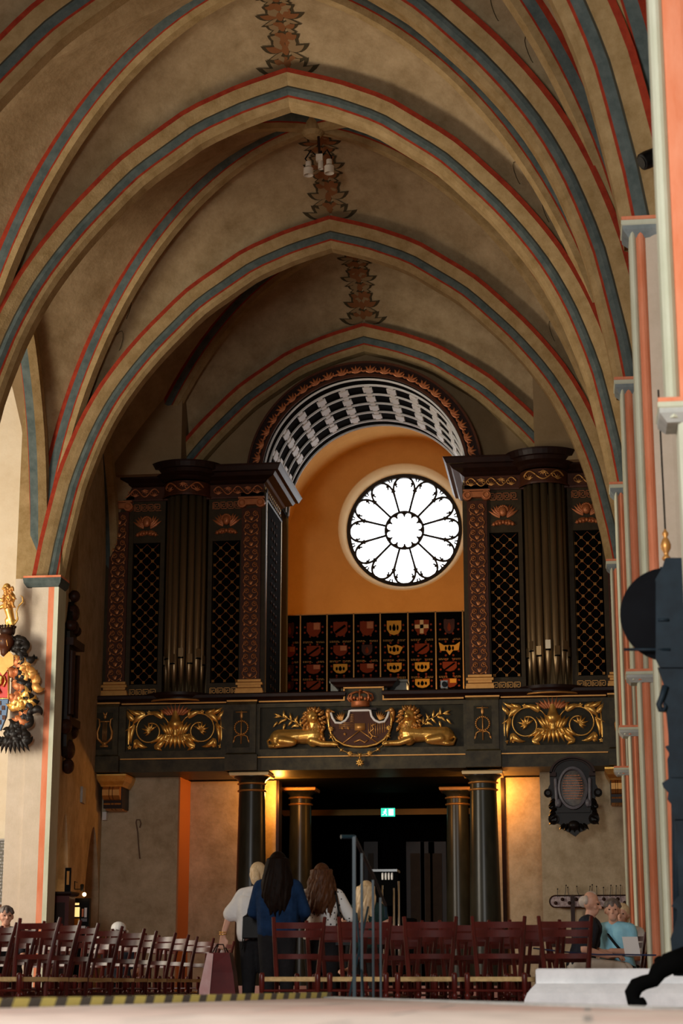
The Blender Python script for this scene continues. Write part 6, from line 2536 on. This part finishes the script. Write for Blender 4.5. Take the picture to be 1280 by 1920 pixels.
mb.build('gilt_cartouche', 'oldgold', ca)


def mantling(cnt, region, m, seed, nm, L0=.22):
    rnd = random.Random(seed)
    mb = MB()
    for i in range(cnt):
        t_ = rnd.random()
        px0, py0, px1, py1, jit = region
        px = px0 + (px1 - px0) * t_ + rnd.uniform(-jit, jit)
        py = py0 + (py1 - py0) * t_ + rnd.uniform(-jit * .6, jit * .6)
        x, z = K(px, py)
        mb.leaf(x, z, rnd.uniform(-1.5, .9), L0 * rnd.uniform(.6, 1.1), .13, yc - .05 - rnd.uniform(0, .05), .06, curl=rnd.choice((-1, 1)) * rnd.uniform(1.5, 3.4), n=8)
    mb.mirror(K(4, 1280)[0])
    mb.build(nm, m, ca, smooth=True)


mantling(26, (24, 1195, 44, 1240, 7), 'blackepi', 1, 'black_foliage')
mantling(24, (38, 1235, 60, 1290, 9), 'oldgold', 2, 'gold_foliage')
mantling(22, (30, 1250, 55, 1320, 10), 'blackepi', 3, 'black_foliage')
mantling(18, (30, 1310, 58, 1320, 10), 'gold', 5, 'gold_foliage')
mantling(16, (26, 1245, 34, 1350, 10), 'redgold', 9, 'red_gold_foliage')
mantling(26, (58, 1330, 20, 1375, 8), 'blackepi', 6, 'black_foliage', .26)
mantling(16, (10, 1380, 46, 1385, 6), 'blackepi', 7, 'black_foliage', .24)
mb = MB()
for i in range(9):
    x, z = K(4 + i * 5, 1382)
    mb.leaf(x, z, -PI / 2 + (i - 5) * .13, .26, .07, yc - .06, .04, curl=.3)
mb.build('black_lower_fringe', 'blackepi', ca, smooth=True)
mb = MB()
a_, b_ = K(46, 1236), K(70, 1231)
mb.box(a_[0], b_[0], yc - .02, yc + .02, a_[1], b_[1])
mb.build('iron_bracket', 'black', ca)

# inscription stone low on the cream wall
ys = 28.28
a_, b_ = P(-30, 1695, ys), P(28, 1571, ys)
pq = thing('inscription_stone', 'dark stone tablet with worn carved lettering low on the cream wall', 'tablet', ((a_.x + b_.x) / 2, ys, a_.z))
mb = MB()
mb.box(a_.x, b_.x, 28.5, 28.70, a_.z, b_.z)
mb.mould(a_.x, b_.x, 28.46, 28.5, [(a_.z, 0), (b_.z, 0)])
mb.build('tablet', 'plaque', pq)
mb = MB()
mb.box(a_.x, b_.x, 28.42, 28.46, b_.z - .03, b_.z)
mb.box(a_.x, b_.x, 28.42, 28.46, a_.z, a_.z + .03)
mb.box(b_.x - .03, b_.x, 28.42, 28.46, a_.z, b_.z)
mb.build('raised_border', 'greystone', pq)
mb = MB()
rnd = random.Random(6)
for r_ in range(17):
    x = a_.x + .04
    z = b_.z - .07 - r_ * .052
    while x < b_.x - .05:
        l_ = rnd.uniform(.008, .03)
        mb.box(x, min(x + l_, b_.x - .04), 28.448, 28.46, z, z + .028)
        x += l_ + .009
mb.build('carved_lettering', 'greystone', pq)

# tall black epitaph on the left nave wall, seen edge on
te = thing('tall_epitaph', 'tall black carved epitaph seen edge on beside the left pier', 'memorial', wy(28.75, 3.9))
mb = MB()
outl = [(-.42, 4.0), (-.30, 3.86), (.30, 3.86), (.45, 4.05), (.52, 4.4), (.46, 5.2), (.46, 5.6), (.56, 5.7), (.50, 5.82), (.30, 6.02), (.18, 6.2), (.10, 6.32), (-.10, 6.32), (-.18, 6.2), (-.32, 6.0), (-.52, 5.8), (-.52, 4.4)]
n0 = Vector((.995, .1, 0))


def tp_(a, z, d):
    p = wy(28.4 + a * .62, z)
    return p + n0 * d * .55


vs = [tp_(a, z, 0.0) for a, z in outl] + [tp_(a, z, .16) for a, z in outl]
nn = len(outl)
mb.add(vs, [tuple(range(nn)), tuple(range(2 * nn - 1, nn - 1, -1))] + [(i, (i + 1) % nn, nn + (i + 1) % nn, nn + i) for i in range(nn)])
mb.build('back_board', 'blackepi', te)
mb = MB()
for (a, z, r_) in ((0, 6.42, .10), (0, 6.15, .14), (-.4, 5.9, .09), (.4, 5.9, .09), (0, 5.92, .12), (-.5, 4.3, .12), (.5, 4.3, .12), (0, 3.98, .16), (0, 3.72, .12)):
    mb.ell(tp_(a, z, .14), .10, r_, r_, 10, 8)
for s_ in (-1, 1):
    mb.tube([tp_(s_ * .36, 4.5, .2), tp_(s_ * .36, 5.5, .2)], .06, 10)
mb.obox(tp_(0, 5.64, .15), n0, (0, 1, 0), (0, 0, 1), .10, .34, .06)
mb.obox(tp_(0, 4.4, .15), n0, (0, 1, 0), (0, 0, 1), .08, .32, .06)
mb.build('carved_ornament', 'brownepi', te, smooth='auto')

# small tablet on the left nave wall
mb = MB()
q = P(155, 1494, 30.5)
z = q.z
pp0 = wy(30.25, z)
mb.obox(pp0 + n0 * .02, n0, dv, (0, 0, 1), .02, .16, .13)
mb.build('wall_tablet', 'greystone', origin=pp0, label='small grey tablet high on the side wall above the pointed recesses', cat='tablet')

# shrine corner with the lit display at the left
q0, q1 = P(100, 1740, 28.15), P(133, 1680, 28.15)
cb = thing('dark_red_cabinet', 'dark red cabinet standing beside the left pier', 'cabinet', ((q0.x + q1.x) / 2, 28.15, 0))
redcab = mat('dark_red_lacquer', (.07, .006, .006), .35)
mb = MB(); mb.box(q0.x - .1, q1.x, 28.05, 28.4, 0, q1.z); mb.build('cabinet_body', redcab, cb)
mb = MB(); mb.mould(q0.x - .1, q1.x, 28.05, 28.4, [(q1.z, .02), (q1.z + .03, .05), (q1.z + .06, .05)]); mb.build('cabinet_top', 'darkwood', cb)
mb = MB(); mb.box(q0.x, q1.x - .06, 28.04, 28.05, .1, q1.z - .1); mb.build('door', 'darkwood', cb)
a_, b_ = P(121, 1664, 28.2), P(133, 1627, 28.2)
pf = thing('framed_icon', 'small dark framed picture standing on the red cabinet', 'picture', ((a_.x + b_.x) / 2, 28.2, q1.z + .06))
mb = MB(); mb.box(a_.x, b_.x, 28.2, 28.24, q1.z + .06, b_.z); mb.build('frame', 'black', pf)
mb = MB(); mb.box(a_.x + .03, b_.x - .02, 28.19, 28.2, a_.z + .04, b_.z - .05); mb.build('picture', 'oldgold', pf)
q0, q1 = P(137, 1790, 28.9), P(168, 1684, 28.9)
ds = thing('lit_display_stand', 'black display stand with warm lit picture panels beside the cabinet', 'display', ((q0.x + q1.x) / 2, 28.9, 0))
mb = MB(); mb.box(q0.x, q1.x, 28.9, 29.0, 0, q1.z); mb.build('panel_body', 'black', ds)
for (a, b, c_, d_, m) in ((140, 1693, 148, 1697, 'caseglow'), (140, 1701, 149, 1719, 'caseglow'), (139, 1722, 149, 1741, 'yellowfield'), (153, 1704, 157, 1719, 'orange'), (158, 1702, 163, 1720, 'paper'), (152, 1722, 163, 1728, 'greyepi'), (152, 1736, 160, 1742, 'paper')):
    u0, u1 = P(a, d_, 28.89), P(c_, b, 28.89)
    mb = MB(); mb.box(u0.x, u1.x, 28.885, 28.90, u0.z, u1.z); mb.build('picture_panel', m, ds)
lq = P(158, 1677, 29.0)
wl = thing('wall_lamp', 'small glowing lamp above the lit display stand', 'lamp', (lq.x, 29.0, lq.z))
mb = MB(); mb.ell(lq, .032, .032, .032, 12, 8); mb.build('bulb', 'lampglow', wl, smooth=True)
mb = MB(); mb.tube([lq + Vector((0, 0, .03)), lq + Vector((-.04, 0, .08)), lq + Vector((-.16, 0, .08))], .008, 6)
mb.lathe((lq.x - .04, 29.0, lq.z + .05), [(.02, 0), (.025, .02), (.03, .10), (.01, .11)], 10)
mb.tube([lq + Vector((-.16, 0, .08)), lq + Vector((-.16, 0, .2)), lq + Vector((-.2, .3, .2))], .008, 6)
mb.build('arm', 'black', wl)
point('wall_lamp_light', (lq.x + .02, 28.9, lq.z - .02), 5, (1.0, .62, .3), .03)

# spot lamps hanging from the keystone
yk = 25.5
sl = thing('hanging_spot_lamps', 'cluster of small white spot lamps hanging on a rod from the vault', 'lamp', P(597, 300, yk))
rod0, rod1 = P(596, 248, yk), P(599, 292, yk)
mb = MB(); mb.tube([(rod0.x, yk, ZK - .2), rod1], .02, 8); mb.build('rod', 'darkwood', sl)
mb = MB(); mb.mould(rod1.x - .05, rod1.x + .05, yk - .05, yk + .05, [(rod1.z - .09, 0), (rod1.z + .01, 0)]); mb.build('junction_box', 'beige', sl)
for i, (px, py, ax, ay) in enumerate(((578, 322, 572, 298), (581, 298, 580, 292), (617, 318, 622, 296), (601, 310, 604, 300))):
    if i in (1,):
        continue
    q = P(px, py, yk)
    h_ = P(ax, ay, yk)
    big = i != 3
    r_ = .075 if big else .04
    mb = MB()
    mb.lathe((q.x, yk, q.z), [(r_ * .55, .16), (r_ * .6, .15), (r_ * .6, .08), (r_, .05), (r_, -.06), (r_ * .9, -.06), (r_ * .85, .0)], 16)
    mb.build('lamp_housing', 'beige', sl, smooth='auto')
    mb = MB()
    mid = rod1.lerp(h_, .6) + Vector((0, 0, .12))
    mb.tube([rod1, rod1.lerp(mid, .6) + Vector((0, 0, -.03)), mid, h_, Vector((q.x, yk, q.z + .14))], .012, 6)
    mb.build('curved_arm', 'black', sl, smooth=True)

# black spot on the right vault pier
q = P(1212, 300, 14.1)
bs = thing('black_spotlight', 'round black spotlight fixed above the wide impost capital', 'lamp', (q.x, 14.1, q.z))
mb = MB()
ax_ = Vector((.75, .3, .45)).normalized()
c_ = Vector(q)
mb.tube([c_ - ax_ * .05, c_ - ax_ * .045, c_, c_ + ax_ * .16, c_ + ax_ * .17], [.055, .07, .075, .065, .03], 18)
mb.build('housing', 'black', bs, smooth='auto')
mb = MB(); mb.tube([c_ - ax_ * .056, c_ - ax_ * .05], [.05, .05], 16); mb.build('lens', 'black', bs)
mb = MB(); mb.tube([c_ + ax_ * .1, c_ + Vector((.3, .12, .05)), c_ + Vector((.34, .3, 0))], .018, 8); mb.build('arm', 'black', bs)

# white stone base under the striped pier
wb = thing('stone_pier_base', 'white and grey two-stepped stone base at the foot of the striped piers', 'pier base', (.3, 13.9, 0))
z_u, z_m = P(1010, 1816, 13.2).z, P(1010, 1841, 13.2).z
x_u, x_m = P(1004, 1830, 13.2).x, P(981, 1870, 13.2).x
mb = MB()
mb.mould(x_u, 1.6, 13.2, 14.75, [(z_m - .01, 0), (z_m + .03, .0), (z_u - .01, 0), (z_u, -.012)])
mb.build('upper_slab', 'stone', wb, smooth=False)
mb = MB()
prf = [(0.0, 0.0), (0.22, 0.0), (0.28, -.003), (0.33, -.012), (.37, -.03), (.40, -.055), (z_m - .01, -.09)]
mb.mould(x_m, 1.7, 13.05, 14.8, prf)
mb.build('lower_slab', 'stone', wb, smooth=False)

# iron stand half hidden by the nearest pier
yi = 10.95
Ki = lambda px, py: (P(px, py, yi).x, P(px, py, yi).z)
ist = thing('iron_candle_stand', 'tall blue-black iron stand with a round shield, half hidden by the nearest pier', 'stand', (Ki(1250, 1885)[0], yi, .30))


def plate(pts, d0, d1, nm, m='iron'):
    mb = MB()
    mb.prism([Ki(*p) for p in pts], yi + d0, yi + d1)
    return mb.build(nm, m, ist)


# round shield: disc facing the choir
c_ = Ki(1252, 1152)
rr_ = c_[0] - Ki(1162, 1152)[0]
mb = MB()
mb.lathe((c_[0], yi, c_[1]), [(.01, -.05), (rr_ * .5, -.045), (rr_ * .93, -.02), (rr_, -.012), (rr_, .012), (.01, .012)], 48, axis='Y')
ds_ = mb.build('round_shield', mat('dull_black_iron_disc', (.002, .002, .003), .8, c2=(.004, .005, .007), scale=8, spec=.1), ist, smooth='auto')
for py, dx in ((1130, 0), (1178, 0), (1223, 8)):
    pass
plate([(1227, 1092), (1240, 1070), (1246, 1052), (1250, 1052), (1300, 1052), (1300, 1256), (1236, 1256), (1228, 1240), (1228, 1100)], -.09, -.06, 'front_plate')
plate([(1232, 1255), (1243, 1285), (1240, 1300), (1240, 1310), (1248, 1340), (1252, 1380), (1253, 1420), (1256, 1460), (1300, 1460), (1300, 1255)], -.07, -.03, 'upper_shaft_plate')
plate([(1250, 1425), (1254, 1415), (1246, 1402), (1250, 1400), (1300, 1400), (1300, 1540), (1262, 1540), (1258, 1510), (1250, 1500), (1252, 1488), (1243, 1478), (1240, 1470), (1252, 1462)], -.06, -.04, 'knot_plate')
plate([(1264, 1538), (1268, 1600), (1272, 1680), (1262, 1690), (1258, 1700), (1268, 1706), (1268, 1722), (1263, 1740), (1256, 1760), (1260, 1800), (1320, 1800), (1320, 1538)], -.06, -.02, 'lower_shaft_plate')
mb = MB()
mb.tube([(Ki(1262, 1250)[0], yi + .01, Ki(1262, 1250)[1]), (Ki(1268, 1540)[0], yi + .01, Ki(1268, 1540)[1]), (Ki(1272, 1830)[0], yi + .01, Ki(1272, 1830)[1])], .03, 10)
mb.tube([(Ki(1252, 1052)[0], yi, Ki(1252, 1052)[1]), (Ki(1250, 1250)[0], yi, Ki(1250, 1250)[1])], .02, 8)
mb.build('shaft', 'iron', ist, smooth=True)
mb = MB()
# small volute on the shaft
pts = [Ki(1246, 1290), Ki(1240, 1310), Ki(1234, 1325), Ki(1237, 1335), Ki(1243, 1336), Ki(1246, 1328), Ki(1243, 1322)]
mb.tube([(a, yi - .08, b) for a, b in pts], [.02, .018, .018, .016, .014, .012, .008], 8)
mb.tube([(Ki(1169, 1221)[0], yi - .06, Ki(1169, 1221)[1]), (Ki(1255, 1223)[0], yi - .09, Ki(1255, 1223)[1])], .009, 6)
mb.tube([(Ki(1232, 1168)[0], yi - .095, Ki(1232, 1168)[1]), (Ki(1252, 1168)[0], yi - .095, Ki(1252, 1168)[1])], .009, 6)
mb.tube([(Ki(1236, 1069)[0], yi - .06, Ki(1236, 1069)[1]), (Ki(1256, 1069)[0], yi - .06, Ki(1256, 1069)[1])], .007, 6)
mb.build('volute_and_bars', 'iron', ist, smooth=True)
mb = MB()
b0 = Ki(1249, 1052)
pf_ = [(.018, 0), (.03, .012), (.03, .02), (.016, .035), (.018, .05), (.034, .075), (.036, .10), (.024, .13), (.012, .145), (.022, .16), (.022, .17), (.01, .185), (.004, .2)]
mb.lathe((b0[0], yi, b0[1]), [(r_ * .85, z_) for r_, z_ in pf_], 16)
mb.build('brass_finial', 'oldgold', ist, smooth=True)
# scrolled foot
mb = MB()
pts = [Ki(1285, 1800), Ki(1250, 1808), Ki(1232, 1822), Ki(1222, 1838), Ki(1206, 1842), Ki(1192, 1848), Ki(1184, 1862), Ki(1186, 1876), Ki(1196, 1882), Ki(1206, 1876)]
mb.tube([(a, yi - .10 - i * .012, b) for i, (a, b) in enumerate(pts)], [.075, .06, .05, .042, .04, .045, .045, .04, .034, .024], 12)
mb.ell((Ki(1236, 1802)[0], yi - .10, Ki(1236, 1802)[1]), .035, .035, .028, 10, 8)
mb.build('scrolled_foot', 'matblack', ist, smooth=True)
mb = MB()
mb.tube([(b0[0] + .001, yi, b0[1] + .17), (b0[0] - .004, yi, P(1247, 790, yi).z + .2)], .006, 6)
mb.build('hanging_cord', 'matblack', ist)
# plinth under the stand
mb = MB()
a_ = P(1178, 1888, 10.6)
mb.mould(.06, .9, 10.55, 11.5, [(0, 0), (.27, 0), (.30, -.01)])
mb.build('stone_plinth', 'greystone', origin=(.5, 11, 0), label='grey stone plinth under the iron stand at the right edge', cat='plinth')

# blue barrier rope on the right
yr = 16.4
mb = MB()
mb.tube([P(1000, 1778, 17.5), P(1060, 1785, 17.2), P(1120, 1790, 16.9), P(1175, 1790, 16.6), P(1229, 1791, 16.3)], .008, 6)
mb.build('barrier_rope', mat('dark_blue_rope', (.01, .02, .07), .7), origin=P(1120, 1790, 16.9), label='thin dark blue barrier rope across the right hand striped piers', cat='rope')
